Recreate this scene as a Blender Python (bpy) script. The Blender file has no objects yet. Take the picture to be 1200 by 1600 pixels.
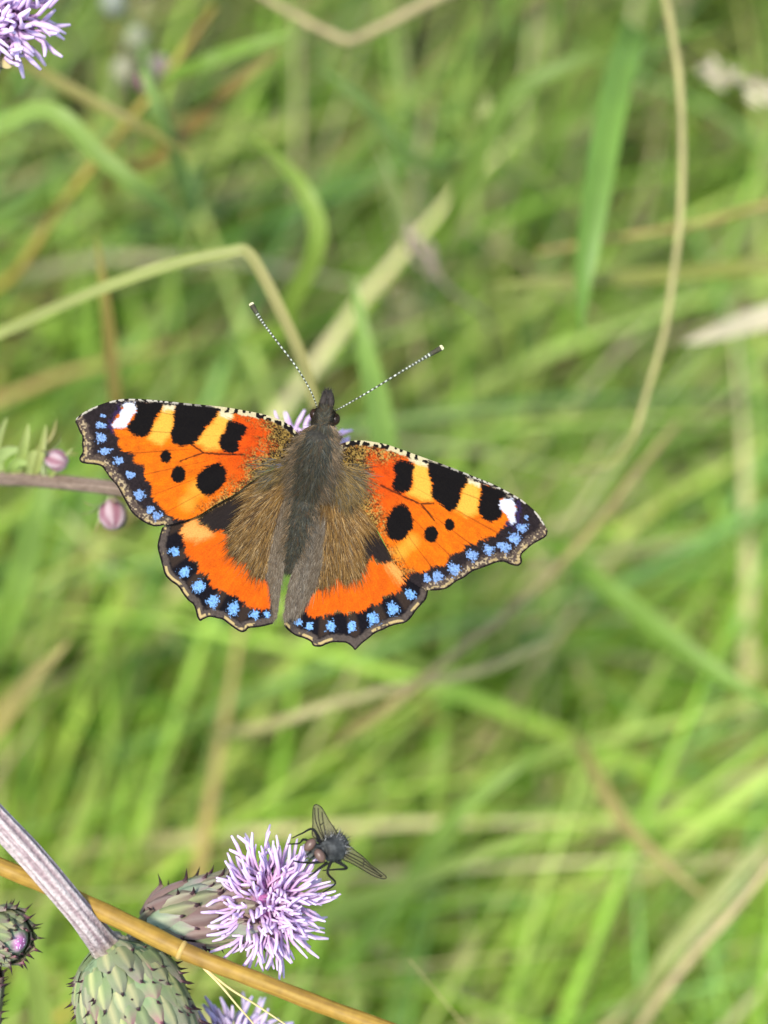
import bpy, math, random
import numpy as np
from mathutils import Vector, Matrix, Quaternion

random.seed(7)
rng = np.random.default_rng(11)
scene = bpy.context.scene

# ------------------------------------------------------------------ camera
TILT = math.radians(68.0)                 # how far below the horizon the lens points
FOC = 0.180                               # focus distance in metres (macro)
S = 0.082 / 1200.0                        # metres per photo pixel at the focus distance
FPX = FOC / S
FWD = Vector((0, math.cos(TILT), -math.sin(TILT)))
RIGHT = Vector((1, 0, 0))
UP = Vector((0, math.sin(TILT), math.cos(TILT)))
CAM = Vector((0, 0, 0.30 + FOC * math.sin(TILT)))
cd = bpy.data.cameras.new('camera')
co = bpy.data.objects.new('camera', cd)
scene.collection.objects.link(co)
co.location = CAM
co.rotation_euler = (math.pi / 2 - TILT, 0, 0)
cd.sensor_fit = 'VERTICAL'
cd.sensor_height = 36.0
cd.lens = 36.0 * FPX / 1600.0
cd.clip_start = 0.005
cd.clip_end = 500
cd.dof.use_dof = True
cd.dof.focus_distance = FOC
cd.dof.aperture_fstop = cd.lens / 5.6     # 5.6 mm entrance pupil
scene.camera = co

# ------------------------------------------------------------------ sky and sun
SUN_TO = Vector((-0.20, -0.20, 0.95)).normalized()
w = bpy.data.worlds.new('World'); scene.world = w; w.use_nodes = True
nt = w.node_tree
bg = nt.nodes['Background']
sky = nt.nodes.new('ShaderNodeTexSky'); sky.sky_type = 'NISHITA'; sky.sun_disc = False
sky.sun_elevation = math.asin(SUN_TO.z)
sky.sun_rotation = math.atan2(SUN_TO.x, SUN_TO.y)
nt.links.new(sky.outputs[0], bg.inputs[0])
bg.inputs[1].default_value = 0.15
sl = bpy.data.lights.new('sun', 'SUN'); sl.energy = 2.4; sl.angle = math.radians(10); sl.color = (1, 0.94, 0.83)
so = bpy.data.objects.new('sun', sl); scene.collection.objects.link(so)
so.rotation_euler = SUN_TO.to_track_quat('Z', 'Y').to_euler()
so.location = (0.5, 0.2, 2)
scene.view_settings.view_transform = 'Standard'
scene.view_settings.look = 'None'
scene.view_settings.gamma = 1.0
scene.view_settings.exposure = 1.35
scene.cycles.use_denoising = True
scene.cycles.max_bounces = 6
scene.cycles.transparent_max_bounces = 6

# ------------------------------------------------------------------ helpers
COL = scene.collection
WORLD = {}                                # world translation of every object made here

def at(px, py, d=FOC):
    """point of the place seen at photo pixel (px, py), d metres down the lens axis"""
    return CAM + FWD * d + RIGHT * ((px - 600) * d / FPX) - UP * ((py - 800) * d / FPX)

def at_np(px, py, d):
    x = (px - 600) * d / FPX; y = -(py - 800) * d / FPX
    return np.stack([CAM[i] + FWD[i] * d + RIGHT[i] * x + UP[i] * y for i in range(3)], -1)

def lin(c):
    c = np.asarray(c, float) / 255.0
    return np.where(c <= 0.04045, c / 12.92, ((c + 0.055) / 1.055) ** 2.4)

def tag(o, label=None, cat=None, group=None, kind=None):
    if label: o['label'] = label
    if cat: o['category'] = cat
    if group: o['group'] = group
    if kind: o['kind'] = kind
    return o

def attach(o, parent, world):
    """link o under parent so that its origin stands at the world matrix"""
    COL.objects.link(o)
    if parent is not None:
        o.parent = parent
        o.matrix_basis = WORLD[parent.name].inverted() @ world
    else:
        o.matrix_basis = world
    WORLD[o.name] = world
    return o

def empty(name, loc):
    o = bpy.data.objects.new(name, None)
    o.empty_display_size = 0.005
    return attach(o, None, Matrix.Translation(loc))

def make_mesh(name, verts, faces, mats, cols=None, smooth=True, mat_idx=None):
    me = bpy.data.meshes.new(name)
    v = np.asarray(verts, float)
    if isinstance(faces, np.ndarray):
        k = faces.shape[1]
        me.vertices.add(len(v)); me.vertices.foreach_set('co', v.ravel())
        me.loops.add(faces.size); me.loops.foreach_set('vertex_index', faces.ravel().astype(np.int32))
        me.polygons.add(len(faces)); me.polygons.foreach_set('loop_start', (np.arange(len(faces)) * k).astype(np.int32))
        me.update(calc_edges=True)
    else:
        me.from_pydata([tuple(p) for p in v], [], faces)
    if cols is not None:
        a = me.color_attributes.new('col', 'FLOAT_COLOR', 'POINT')
        c = np.ones((len(v), 4)); c[:, :3] = cols
        a.data.foreach_set('color', c.ravel())
    for m in (mats if isinstance(mats, (list, tuple)) else [mats]): me.materials.append(m)
    if mat_idx is not None: me.polygons.foreach_set('material_index', np.asarray(mat_idx, np.int32))
    if smooth: me.polygons.foreach_set('use_smooth', np.ones(len(me.polygons), bool))
    me.update()
    return me

def part(name, verts, faces, mats, parent=None, cols=None, smooth=True, mat_idx=None):
    """a mesh object given in world coordinates; its origin goes to its middle"""
    v = np.asarray(verts, float); c = v.mean(0)
    me = make_mesh(name, v - c, faces, mats, cols, smooth, mat_idx)
    return attach(bpy.data.objects.new(name, me), parent, Matrix.Translation(Vector(c)))

def catmull(P, n=6, closed=False):
    P = np.asarray(P, float)
    out = []
    N = len(P)
    rngi = range(N) if closed else range(N - 1)
    for i in rngi:
        if closed: a, b, c, d = P[i - 1], P[i], P[(i + 1) % N], P[(i + 2) % N]
        else: a, b, c, d = P[max(i - 1, 0)], P[i], P[i + 1], P[min(i + 2, N - 1)]
        for t in np.arange(n) / n:
            out.append(0.5 * (2 * b + (c - a) * t + (2 * a - 5 * b + 4 * c - d) * t * t + (3 * b - a - 3 * c + d) * t ** 3))
    if not closed: out.append(P[-1])
    return np.array(out)

def tube(P, R, k=10, caps=True):
    """tapered tube along points P with radii R -> verts, faces, ring index per vertex"""
    P = np.asarray(P, float); R = np.broadcast_to(np.asarray(R, float), (len(P),))
    V, F, ring = [], [], []
    T = np.gradient(P, axis=0); T /= np.linalg.norm(T, axis=1)[:, None] + 1e-12
    ref = np.array([0.13, 0.21, 0.97])
    if abs(T[0] @ ref) > 0.95: ref = np.array([1.0, 0.1, 0])
    n = np.cross(T[0], ref); n /= np.linalg.norm(n)
    for i in range(len(P)):
        n = n - T[i] * (n @ T[i]); n /= np.linalg.norm(n)
        b = np.cross(T[i], n)
        for j in range(k):
            a = 2 * math.pi * j / k
            V.append(P[i] + R[i] * (math.cos(a) * n + math.sin(a) * b)); ring.append(i)
    for i in range(len(P) - 1):
        for j in range(k):
            F.append((i * k + j, i * k + (j + 1) % k, (i + 1) * k + (j + 1) % k, (i + 1) * k + j))
    if caps:
        F.append(tuple(range(k - 1, -1, -1))); F.append(tuple((len(P) - 1) * k + j for j in range(k)))
    return np.array(V), F, np.array(ring)

def hash2(ix, iy, s):
    h = np.sin(ix * 127.1 + iy * 311.7 + s * 74.7) * 43758.5453
    return h - np.floor(h)

def vnoise(x, y, s=0):
    ix, iy = np.floor(x), np.floor(y); fx, fy = x - ix, y - iy
    fx = fx * fx * (3 - 2 * fx); fy = fy * fy * (3 - 2 * fy)
    a = hash2(ix, iy, s); b = hash2(ix + 1, iy, s); c = hash2(ix, iy + 1, s); d = hash2(ix + 1, iy + 1, s)
    return (a * (1 - fx) + b * fx) * (1 - fy) + (c * (1 - fx) + d * fx) * fy

def sstep(a, b, x):
    t = np.clip((x - a) / (b - a), 0, 1); return t * t * (3 - 2 * t)

def seg_dist(px, py, poly, closed=True):
    """distance and nearest point to a polyline"""
    best = np.full(px.shape, 1e18); bx = np.zeros_like(px); by = np.zeros_like(px)
    n = len(poly)
    for i in range(n if closed else n - 1):
        ax, ay = poly[i]; cx, cy = poly[(i + 1) % n]
        dx, dy = cx - ax, cy - ay; L = dx * dx + dy * dy + 1e-12
        t = np.clip(((px - ax) * dx + (py - ay) * dy) / L, 0, 1)
        qx, qy = ax + t * dx, ay + t * dy
        d = (px - qx) ** 2 + (py - qy) ** 2
        m = d < best
        best[m] = d[m]; bx[m] = qx[m]; by[m] = qy[m]
    return np.sqrt(best), bx, by

def inside(px, py, poly):
    r = np.zeros(px.shape, bool); n = len(poly)
    for i in range(n):
        ax, ay = poly[i]; bx, by = poly[(i + 1) % n]
        if ay == by: continue
        m = ((ay > py) != (by > py)) & (px < (bx - ax) * (py - ay) / (by - ay) + ax)
        r ^= m
    return r

def sdf(px, py, poly):
    d = seg_dist(px, py, poly)[0]
    return np.where(inside(px, py, poly), -d, d)

# ------------------------------------------------------------------ materials
def new_mat(name):
    m = bpy.data.materials.new(name); m.use_nodes = True
    return m, m.node_tree, m.node_tree.nodes['Principled BSDF']

def attr_mat(name, rough=0.6, spec=0.3, trans=0.0, nscale=0, namt=0.0, bump=0.0, sheen=0.0, gain=1.0, objrand=0.0, coat=0.0):
    """colour from the mesh's own 'col' attribute, broken up by noise; optionally lets light through"""
    m, t, p = new_mat(name); N = t.nodes; L = t.links
    a = N.new('ShaderNodeAttribute'); a.attribute_name = 'col'
    out = a.outputs['Color']
    if gain != 1.0 or namt or objrand:
        tc = N.new('ShaderNodeTexCoord')
        nz = N.new('ShaderNodeTexNoise'); nz.inputs['Scale'].default_value = nscale or 100; nz.inputs['Detail'].default_value = 4
        L.new(tc.outputs['Object'], nz.inputs['Vector'])
        mr = N.new('ShaderNodeMapRange'); mr.inputs[1].default_value = 0.3; mr.inputs[2].default_value = 0.7
        mr.inputs[3].default_value = gain * (1 - namt); mr.inputs[4].default_value = gain * (1 + namt)
        L.new(nz.outputs[0], mr.inputs[0])
        val = mr.outputs[0]
        if objrand:
            oi = N.new('ShaderNodeObjectInfo')
            m2 = N.new('ShaderNodeMapRange'); m2.inputs[3].default_value = 1 - objrand; m2.inputs[4].default_value = 1 + objrand
            L.new(oi.outputs['Random'], m2.inputs[0])
            mu = N.new('ShaderNodeMath'); mu.operation = 'MULTIPLY'
            L.new(val, mu.inputs[0]); L.new(m2.outputs[0], mu.inputs[1]); val = mu.outputs[0]
        vm = N.new('ShaderNodeVectorMath'); vm.operation = 'SCALE'
        L.new(out, vm.inputs[0]); L.new(val, vm.inputs['Scale'])
        out = vm.outputs[0]
        if bump:
            b = N.new('ShaderNodeBump'); b.inputs['Strength'].default_value = bump; b.inputs['Distance'].default_value = 0.0002
            L.new(nz.outputs[0], b.inputs['Height']); L.new(b.outputs[0], p.inputs['Normal'])
    L.new(out, p.inputs['Base Color'])
    p.inputs['Roughness'].default_value = rough
    p.inputs['Specular IOR Level'].default_value = spec
    p.inputs['Sheen Weight'].default_value = sheen
    p.inputs['Coat Weight'].default_value = coat
    if trans:
        tr = N.new('ShaderNodeBsdfTranslucent'); mx = N.new('ShaderNodeMixShader'); mx.inputs[0].default_value = trans
        L.new(out, tr.inputs['Color'])
        L.new(p.outputs[0], mx.inputs[1]); L.new(tr.outputs[0], mx.inputs[2])
        L.new(mx.outputs[0], N['Material Output'].inputs['Surface'])
    return m

M_GRASS = attr_mat('grass_leaf', 0.55, 0.3, 0.42, 60, 0.18)
M_BLADE = attr_mat('grass_blade_leaf', 0.5, 0.35, 0.3, 80, 0.15)
M_STRAW = attr_mat('dry_straw', 0.5, 0.35, 0.12, 300, 0.12)
M_WING = attr_mat('wing_scales', 0.8, 0.06, 0.0, 9000, 0.16, 0.25, 0.0)
M_FUR = attr_mat('insect_hair', 0.55, 0.35, 0.1)
M_CHITIN = attr_mat('insect_body', 0.65, 0.16, 0.0, 3000, 0.35, 0.4)
M_FLORET = attr_mat('floret_petal', 0.55, 0.2, 0.30, 1500, 0.06, objrand=0.10)
M_BRACT = attr_mat('bract_leaf', 0.6, 0.2, 0.0, 1600, 0.38, 0.5, objrand=0.16)
M_STEM = attr_mat('thistle_stem_skin', 0.75, 0.15, 0.0, 2600, 0.3, 0.8)
M_GOLD = attr_mat('golden_straw', 0.52, 0.25, 0.0, 900, 0.16, 0.15)
M_SOFT = attr_mat('soft_bud', 0.6, 0.2, 0.1, 500, 0.15, objrand=0.12)

M_UNDER, t_, p_ = new_mat('wing_underside')
nz = t_.nodes.new('ShaderNodeTexNoise'); nz.inputs['Scale'].default_value = 900; nz.inputs['Detail'].default_value = 5
cr = t_.nodes.new('ShaderNodeValToRGB')
cr.color_ramp.elements[0].color = (0.012, 0.010, 0.008, 1); cr.color_ramp.elements[1].color = (0.10, 0.075, 0.045, 1)
t_.links.new(nz.outputs[0], cr.inputs[0]); t_.links.new(cr.outputs[0], p_.inputs['Base Color']); p_.inputs['Roughness'].default_value = 0.8

M_EYE, t_, p_ = new_mat('butterfly_eye')
nz = t_.nodes.new('ShaderNodeTexVoronoi'); nz.inputs['Scale'].default_value = 9000
cr = t_.nodes.new('ShaderNodeValToRGB'); cr.color_ramp.elements[0].color = (0.05, 0.022, 0.012, 1); cr.color_ramp.elements[1].color = (0.02, 0.008, 0.005, 1)
t_.links.new(nz.outputs[0], cr.inputs[0]); t_.links.new(cr.outputs[0], p_.inputs['Base Color']); p_.inputs['Roughness'].default_value = 0.3

M_FEYE, t_, p_ = new_mat('fly_eye')
nz = t_.nodes.new('ShaderNodeTexVoronoi'); nz.inputs['Scale'].default_value = 14000
cr = t_.nodes.new('ShaderNodeValToRGB'); cr.color_ramp.elements[0].color = (0.13, 0.072, 0.045, 1); cr.color_ramp.elements[1].color = (0.08, 0.042, 0.028, 1)
t_.links.new(nz.outputs[0], cr.inputs[0]); t_.links.new(cr.outputs[0], p_.inputs['Base Color']); p_.inputs['Roughness'].default_value = 0.4

M_FWING, t_, p_ = new_mat('fly_wing_membrane')
nz = t_.nodes.new('ShaderNodeTexNoise'); nz.inputs['Scale'].default_value = 700
cr = t_.nodes.new('ShaderNodeValToRGB'); cr.color_ramp.elements[0].color = (0.045, 0.042, 0.016, 1); cr.color_ramp.elements[1].color = (0.11, 0.10, 0.04, 1)
t_.links.new(nz.outputs[0], cr.inputs[0]); t_.links.new(cr.outputs[0], p_.inputs['Base Color'])
p_.inputs['Roughness'].default_value = 0.55; p_.inputs['Specular IOR Level'].default_value = 0.2; p_.inputs['Alpha'].default_value = 0.78

M_SOIL, t_, p_ = new_mat('soil_and_moss')
tc = t_.nodes.new('ShaderNodeTexCoord')
nz = t_.nodes.new('ShaderNodeTexNoise'); nz.inputs['Scale'].default_value = 30; nz.inputs['Detail'].default_value = 8
t_.links.new(tc.outputs['Object'], nz.inputs['Vector'])
cr = t_.nodes.new('ShaderNodeValToRGB')
cr.color_ramp.elements[0].color = (0.020, 0.022, 0.009, 1); cr.color_ramp.elements[1].color = (0.05, 0.075, 0.02, 1)
cr.color_ramp.elements[0].position = 0.35; cr.color_ramp.elements[1].position = 0.65
bp = t_.nodes.new('ShaderNodeBump'); bp.inputs['Distance'].default_value = 0.01
t_.links.new(nz.outputs[0], cr.inputs[0]); t_.links.new(cr.outputs[0], p_.inputs['Base Color'])
t_.links.new(nz.outputs[0], bp.inputs['Height']); t_.links.new(bp.outputs[0], p_.inputs['Normal']); p_.inputs['Roughness'].default_value = 0.9

# ------------------------------------------------------------------ ground
g = 60; xs = np.sign(np.linspace(-1, 1, g)) * np.abs(np.linspace(-1, 1, g)) ** 4 * 150
X, Y = np.meshgrid(xs, xs, indexing='ij')
Z = -0.008 + 0.006 * np.sin(X * 23) * np.sin(Y * 19 + 1)
idx = np.arange(g * g).reshape(g, g)
F = np.stack([idx[:-1, :-1], idx[1:, :-1], idx[1:, 1:], idx[:-1, 1:]], -1).reshape(-1, 4)
tag(part('ground', np.stack([X, Y, Z], -1).reshape(-1, 3), F, M_SOIL), 'dark soil and moss under the meadow grass', 'ground', kind='structure')

# ------------------------------------------------------------------ the meadow grass
PAL = np.array([[0.152, 0.250, 0.020], [0.105, 0.195, 0.014], [0.218, 0.322, 0.040], [0.150, 0.262, 0.060],
                [0.305, 0.372, 0.072], [0.440, 0.370, 0.170], [0.340, 0.255, 0.120], [0.300, 0.200, 0.060]])
PW = np.array([0.20, 0.11, 0.25, 0.13, 0.13, 0.10, 0.06, 0.02])

def meadow(n, xr, yr, hmul=1.0, seed=0, wmul=1.0, spread=0.5):
    r = np.random.default_rng(seed)
    NS = 10
    x = r.uniform(*xr, n); y = r.uniform(*yr, n)
    # clumps: thin the cover out in places so that dark gaps open between tufts
    keep = vnoise(x * 22, y * 22, 3) + 0.55 * vnoise(x * 60, y * 60, 5) > r.uniform(0.1, 0.85, n)
    x, y = x[keep], y[keep]; n = len(x)
    az = math.radians(38) + r.normal(0, spread, n) + (vnoise(x * 9, y * 9, 8) - 0.5) * 1.1
    flip = r.random(n) < 0.13; az = np.where(flip, az + r.uniform(1.2, 2.4, n), az)
    Lb = np.clip(r.normal(0.21, 0.06, n), 0.08, 0.36) * hmul
    wid = np.clip(r.normal(0.0050, 0.0017, n), 0.0016, 0.0100) * wmul
    e0 = np.radians(r.uniform(42, 82, n)); e1 = np.radians(r.uniform(-40, 35, n))
    ci = r.choice(len(PAL), n, p=PW)
    warm = vnoise(x * 7, y * 7, 12)
    painted_light = np.clip(1.60 - 5.6 * np.clip(y - .055, 0, .5) - .25 * np.clip(x * 4, -.3, .5) * (y > .2), .36, 1.60)[:, None]         # haze and shade painted into the blade colour: paler near, darker far
    col = PAL[ci] * painted_light * r.uniform(0.75, 1.25, (n, 1)) * np.stack([0.85 + 0.35 * warm, 0.95 + 0.1 * warm, 0.9 + 0.2 * (1 - warm)], -1)
    tw = r.normal(0, 0.55, n); dtw = r.normal(0, 0.7, n)
    s = np.linspace(0, 1, NS + 1)
    el = e0[:, None] + (e1 - e0)[:, None] * s[None] ** 1.5
    a = az[:, None] + r.normal(0, 0.25, n)[:, None] * s[None]
    zt = (np.sin(el) * Lb[:, None] / NS).cumsum(1).max(1); Lb = Lb * np.minimum(1, 0.185 / np.maximum(zt, 1e-3))
    st = Lb[:, None] / NS
    dx = np.cos(el) * np.cos(a) * st; dy = np.cos(el) * np.sin(a) * st; dz = np.sin(el) * st
    cx = x[:, None] + np.concatenate([np.zeros((n, 1)), np.cumsum(dx[:, :-1], 1)], 1)
    cy = y[:, None] + np.concatenate([np.zeros((n, 1)), np.cumsum(dy[:, :-1], 1)], 1)
    cz = -0.012 + np.concatenate([np.zeros((n, 1)), np.cumsum(dz[:, :-1], 1)], 1)
    cz = np.maximum(cz, 0.004 + 0.01 * s[None])
    T = np.stack([np.cos(el) * np.cos(a), np.cos(el) * np.sin(a), np.sin(el)], -1)
    side = np.stack([-np.sin(a), np.cos(a), np.zeros_like(a)], -1)
    nor = np.cross(T, side)
    th = tw[:, None] + dtw[:, None] * s[None]
    sd = side * np.cos(th)[..., None] + nor * np.sin(th)[..., None]
    nn = np.cross(T, sd)
    prof = np.minimum(1, 0.55 + 1.5 * s) * (1 - np.clip((s - 0.45) / 0.55, 0, 1) ** 1.8) + 0.015
    hw = (wid[:, None] * prof[None] * 0.5)[..., None]
    c = np.stack([cx, cy, cz], -1)
    V = np.stack([c - sd * hw, c + nn * hw * 0.35, c + sd * hw], 2)            # n, NS+1, 3, 3
    tipy = np.clip((s - 0.75) * 4, 0, 1)[None, :, None] * (r.random(n) < 0.25)[:, None, None]
    cc = col[:, None, :] * (0.9 + 0.2 * s[None, :, None]) * (1 - tipy) + np.array([0.34, 0.27, 0.10]) * tipy
    cc = np.repeat(cc[:, :, None, :], 3, 2)
    base = (np.arange(n) * (NS + 1) * 3)[:, None, None]
    i = np.arange(NS)[None, :, None] * 3; j = np.arange(2)[None, None, :]
    q = base + i + j
    F = np.stack([q, q + 1, q + 4, q + 3], -1).reshape(-1, 4)
    return V.reshape(-1, 3), F, cc.reshape(-1, 3)

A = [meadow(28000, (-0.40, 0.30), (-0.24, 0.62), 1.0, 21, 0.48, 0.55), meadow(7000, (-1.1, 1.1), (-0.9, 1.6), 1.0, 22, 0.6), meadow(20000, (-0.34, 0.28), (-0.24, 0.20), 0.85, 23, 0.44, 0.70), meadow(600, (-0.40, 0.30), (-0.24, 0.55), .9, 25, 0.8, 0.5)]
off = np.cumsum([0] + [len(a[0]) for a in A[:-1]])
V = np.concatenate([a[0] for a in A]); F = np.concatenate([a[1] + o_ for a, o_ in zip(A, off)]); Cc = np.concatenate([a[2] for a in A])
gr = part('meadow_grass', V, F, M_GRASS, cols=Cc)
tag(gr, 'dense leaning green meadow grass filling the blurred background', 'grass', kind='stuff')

# ------------------------------------------------------------------ single blades and straws that stand out of the meadow
def with_root(P, end):
    """carry a stalk on from one end, bending over and down to the ground"""
    P = [np.array(p) for p in P]
    if end == 'end': P = P[::-1]
    p0 = P[0]; d = p0 - P[1]; d[2] = 0; d /= np.linalg.norm(d) + 1e-9
    h = p0[2]; g_ = np.array([p0[0] * .9, p0[1], 0]) / h * .8; g_[2] = -1        # leaning stalk foot
    ext = [p0 + d * .012 * f + g_ * (h + .01) * k for f, k in ((1.0, 1.0), (1.0, 0.66), (1.0, 0.33), (0.7, 0.08))]
    return np.array(ext + P)

def nearer(pts):
    return [(x, y, FOC / (1 - (1 - FOC / d) * .72)) for x, y, d in pts]

def blade(label, pts, wpx, col, root='start', group=None, mat=None, tip=True, tilt=0.0, name='grass_plant', fold=0.3, col2=None, dim=(.74, .70, .42)):
    pts = nearer(pts)
    P = [np.array(at(*p)) for p in pts]
    d = np.mean([p[2] for p in pts])
    P = with_root(P, root) if root else np.array(P)
    if root == 'end': col, col2 = (col2 if col2 is not None else col), col
    P = catmull(P, 7); n = len(P)
    T = np.gradient(P, axis=0); T /= np.linalg.norm(T, axis=1)[:, None]
    up = np.array([0.15 + tilt, -0.25, 0.95]); up /= np.linalg.norm(up)
    sd = np.cross(T, up); sd /= np.linalg.norm(sd, axis=1)[:, None] + 1e-9
    for i in range(1, n):
        if sd[i] @ sd[i - 1] < 0: sd[i] *= -1
    nn = np.cross(sd, T); nn *= np.sign(nn @ up + 1e-6)[:, None]
    s = np.linspace(0, 1, n)
    w = wpx * d / FPX * 0.5
    prof = np.minimum(1, 0.6 + 2 * s)
    if tip: prof = prof * (1 - np.clip((s - 0.62) / 0.38, 0, 1) ** 2.2) + 0.02
    hw = (w * prof)[:, None]
    V = np.stack([P - sd * hw, P - sd * hw * .5 - nn * hw * fold * .6, P - nn * hw * fold, P + sd * hw * .5 - nn * hw * fold * .6, P + sd * hw], 1).reshape(-1, 3)
    F = [(i * 5 + j, i * 5 + j + 1, i * 5 + j + 6, i * 5 + j + 5) for i in range(n - 1) for j in range(4)]
    c1 = np.array(col) * dim; c2 = np.array(col2 if col2 is not None else col) * dim
    cc = c1 + (c2 - c1) * sstep(0.55, 0.8, s)[:, None]
    cc = np.repeat(cc[:, None], 5, 1); cc[:, 2] *= 0.85; cc[:, 0] *= 1.08
    e = empty(name, Vector(P[0]))
    part('blade', V, F, mat or M_BLADE, e, cols=cc.reshape(-1, 3))
    return tag(e, label, 'grass', group, 'thing')

def straw(label, pts, wpx, col, root='start', name='straw_stalk', cat='straw', mat=None, taper=0.5):
    pts = nearer(pts)
    P = [np.array(at(*p)) for p in pts]
    d = np.mean([p[2] for p in pts])
    P = catmull(with_root(P, root) if root else P, 7)
    R = np.linspace(1, taper, len(P)) * wpx * d / FPX * 0.5
    V, F, ring = tube(P, R, 9)
    s = ring / ring.max()
    c = np.array(col)[None] * (.78, .72, .58) * (0.78 + 0.40 * vnoise(s * 26, s * 0, 4))[:, None]
    return tag(part(name, V, F, mat or M_STRAW, cols=c), label, cat)

GL, GM, GD, GB, YG = (0.21, 0.36, 0.06), (0.13, 0.27, 0.03), (0.09, 0.21, 0.02), (0.15, 0.30, 0.10), (0.30, 0.38, 0.07)
TAN, STR, CRM, BRN, OLV = (0.40, 0.30, 0.14), (0.46, 0.41, 0.19), (0.62, 0.55, 0.36), (0.26, 0.17, 0.07), (0.26, 0.29, 0.08)
blade('pale yellow-green blade sharply folded behind the raised antenna, tan past its fold',
      [(-60, 545, .245), (0, 520, .241), (130, 462, .235), (260, 415, .231), (360, 393, .229), (386, 394, .229), (410, 430, .230), (445, 500, .232), (475, 570, .235), (492, 640, .24)], 18, (.36, .42, .18), col2=(.42, .40, .22), tip=False)
blade('light green blade arching over like a hoop below the top thistle flower',
      [(-40, 215, .29), (0, 195, .285), (55, 172, .28), (100, 185, .278), (150, 238, .28), (215, 290, .282), (265, 330, .288), (285, 385, .30), (280, 440, .36)], 28, (.24, .38, .10))
blade('short tan dead blade standing across the folded pale blade', [(180, 640, .30), (172, 540, .285), (163, 460, .275), (150, 365, .268)], 20, (.33, .26, .10))
blade('faint straw coloured blade slanting down under the top thistle flower', [(310, 250, .31), (230, 203, .30), (130, 150, .30), (40, 102, .31)], 18, (.30, .28, .10), root='end')
straw('bent beige straw with a shallow elbow at the top of the meadow', [(390, -20, .33), (450, 18, .325), (515, 52, .32), (550, 62, .32), (610, 35, .325), (700, -10, .33)], 20, (.45, .38, .22), root='end')
blade('bright green blade pointing up towards the bent beige straw', [(300, 105, .31), (340, 90, .305), (400, 68, .30), (460, 48, .30)], 27, (.22, .38, .07), root='start')
blade('yellow-green blade curling over into a hook above the folded pale blade', [(380, 205, .33), (425, 240, .31), (470, 288, .30), (495, 345, .30), (490, 400, .305), (455, 470, .32), (430, 520, .34)], 28, (.25, .38, .08), root='end')
blade('grey-green blade slanting down from the bent beige straw', [(640, 245, .35), (600, 195, .335), (560, 150, .325), (495, 105, .32)], 26, (.19, .31, .11))
blade('thin grey-green blade dropping to a dry pinkish seed head', [(650, 400, .36), (630, 340, .35), (610, 280, .345), (590, 230, .345)], 20, (.23, .31, .13))
straw('long pale straw stalk hanging in a curve and hooking back at its end',
      [(1010, -140, .25), (1032, -40, .275), (1048, 40, .27), (1062, 130, .268), (1066, 250, .268), (1062, 350, .268), (1052, 430, .269), (1038, 520, .27), (1012, 610, .273), (985, 690, .277), (945, 728, .285), (890, 735, .31)], 16, (.42, .40, .18), root='start')
blade('wide mid-green blade hanging straight down beside the long pale straw', [(985, 60, .31), (965, 130, .295), (943, 240, .285), (925, 350, .28), (912, 440, .28), (908, 520, .285)], 46, (.16, .31, .07), root='start')
blade('broad cream dead leaf lying pointed beyond the long pale straw', [(1300, 470, .35), (1240, 485, .34), (1180, 500, .335), (1120, 520, .33), (1066, 536, .33)], 38, (.60, .52, .33), dim=.85)
straw('thin golden straw crossing behind the long pale straw', [(1260, 305, .34), (1180, 325, .335), (1080, 352, .33), (960, 372, .33), (840, 395, .335)], 16, (.37, .30, .10))
blade('long olive blade lying level below the wide green blade', [(1260, 405, .33), (1150, 418, .325), (1000, 432, .32), (860, 440, .32), (760, 445, .325)], 26, OLV)
blade('mid-green blade arching up over the wide green blade', [(700, 350, .36), (740, 260, .34), (800, 150, .325), (900, 95, .32), (1010, 70, .325), (1130, 40, .34)], 30, (.17, .28, .06))
blade('reddish brown dead blade slanting up from the arching green blade', [(240, 250, .36), (300, 195, .345), (370, 130, .335), (440, 75, .33)], 26, (.27, .19, .07))
straw('golden stalk slanting up behind the arching light green blade', [(30, 420, .37), (90, 330, .36), (160, 240, .35), (250, 130, .345), (335, 10, .345)], 20, (.34, .27, .05))
straw('tan straw slanting down across the meadow beside the orange wing tip', [(1060, 660, .35), (1000, 730, .34), (910, 845, .33), (820, 935, .325), (700, 1030, .325), (600, 1110, .33)], 20, (.36, .30, .13), root='end')
straw('pale straw lying nearly level below the blue spotted hind wings', [(430, 1130, .34), (520, 1100, .335), (640, 1070, .33), (760, 1045, .33), (860, 1000, .335)], 24, (.40, .38, .18))
blade('broad green blade slanting down in the meadow right of the pale level straw', [(900, 880, .36), (990, 950, .345), (1080, 1020, .335), (1160, 1075, .33), (1230, 1120, .33)], 32, (.20, .36, .06))
blade('pale green-white blade slanting up beside a cream straw', [(1020, 1530, .33), (1060, 1470, .325), (1120, 1400, .32), (1180, 1330, .32), (1230, 1270, .325)], 26, (.38, .43, .22))
straw('cream straw lying parallel to the pale green-white blade', [(1030, 1560, .32), (1080, 1495, .315), (1140, 1430, .31), (1230, 1320, .31)], 22, (.50, .42, .24))
blade('dead tan blade slanting down to the cream straw', [(930, 1210, .36), (975, 1285, .345), (1040, 1350, .335), (1110, 1410, .33)], 22, (.40, .34, .17))
blade('tan and green dead blade leaning at the edge of the lower meadow', [(-20, 1150, .32), (20, 1095, .31), (60, 1050, .305), (110, 1000, .305)], 32, (.44, .38, .18))
blade('long yellow-green blade sweeping up through the lower meadow', [(430, 1450, .36), (520, 1420, .35), (640, 1380, .335), (760, 1330, .33), (860, 1290, .33)], 26, (.30, .42, .10))
blade('broad light green blade standing behind the lilac thistle stalk', [(70, 1640, .28), (60, 1560, .27), (45, 1480, .262), (25, 1400, .26)], 34, (.30, .42, .12))
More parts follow.
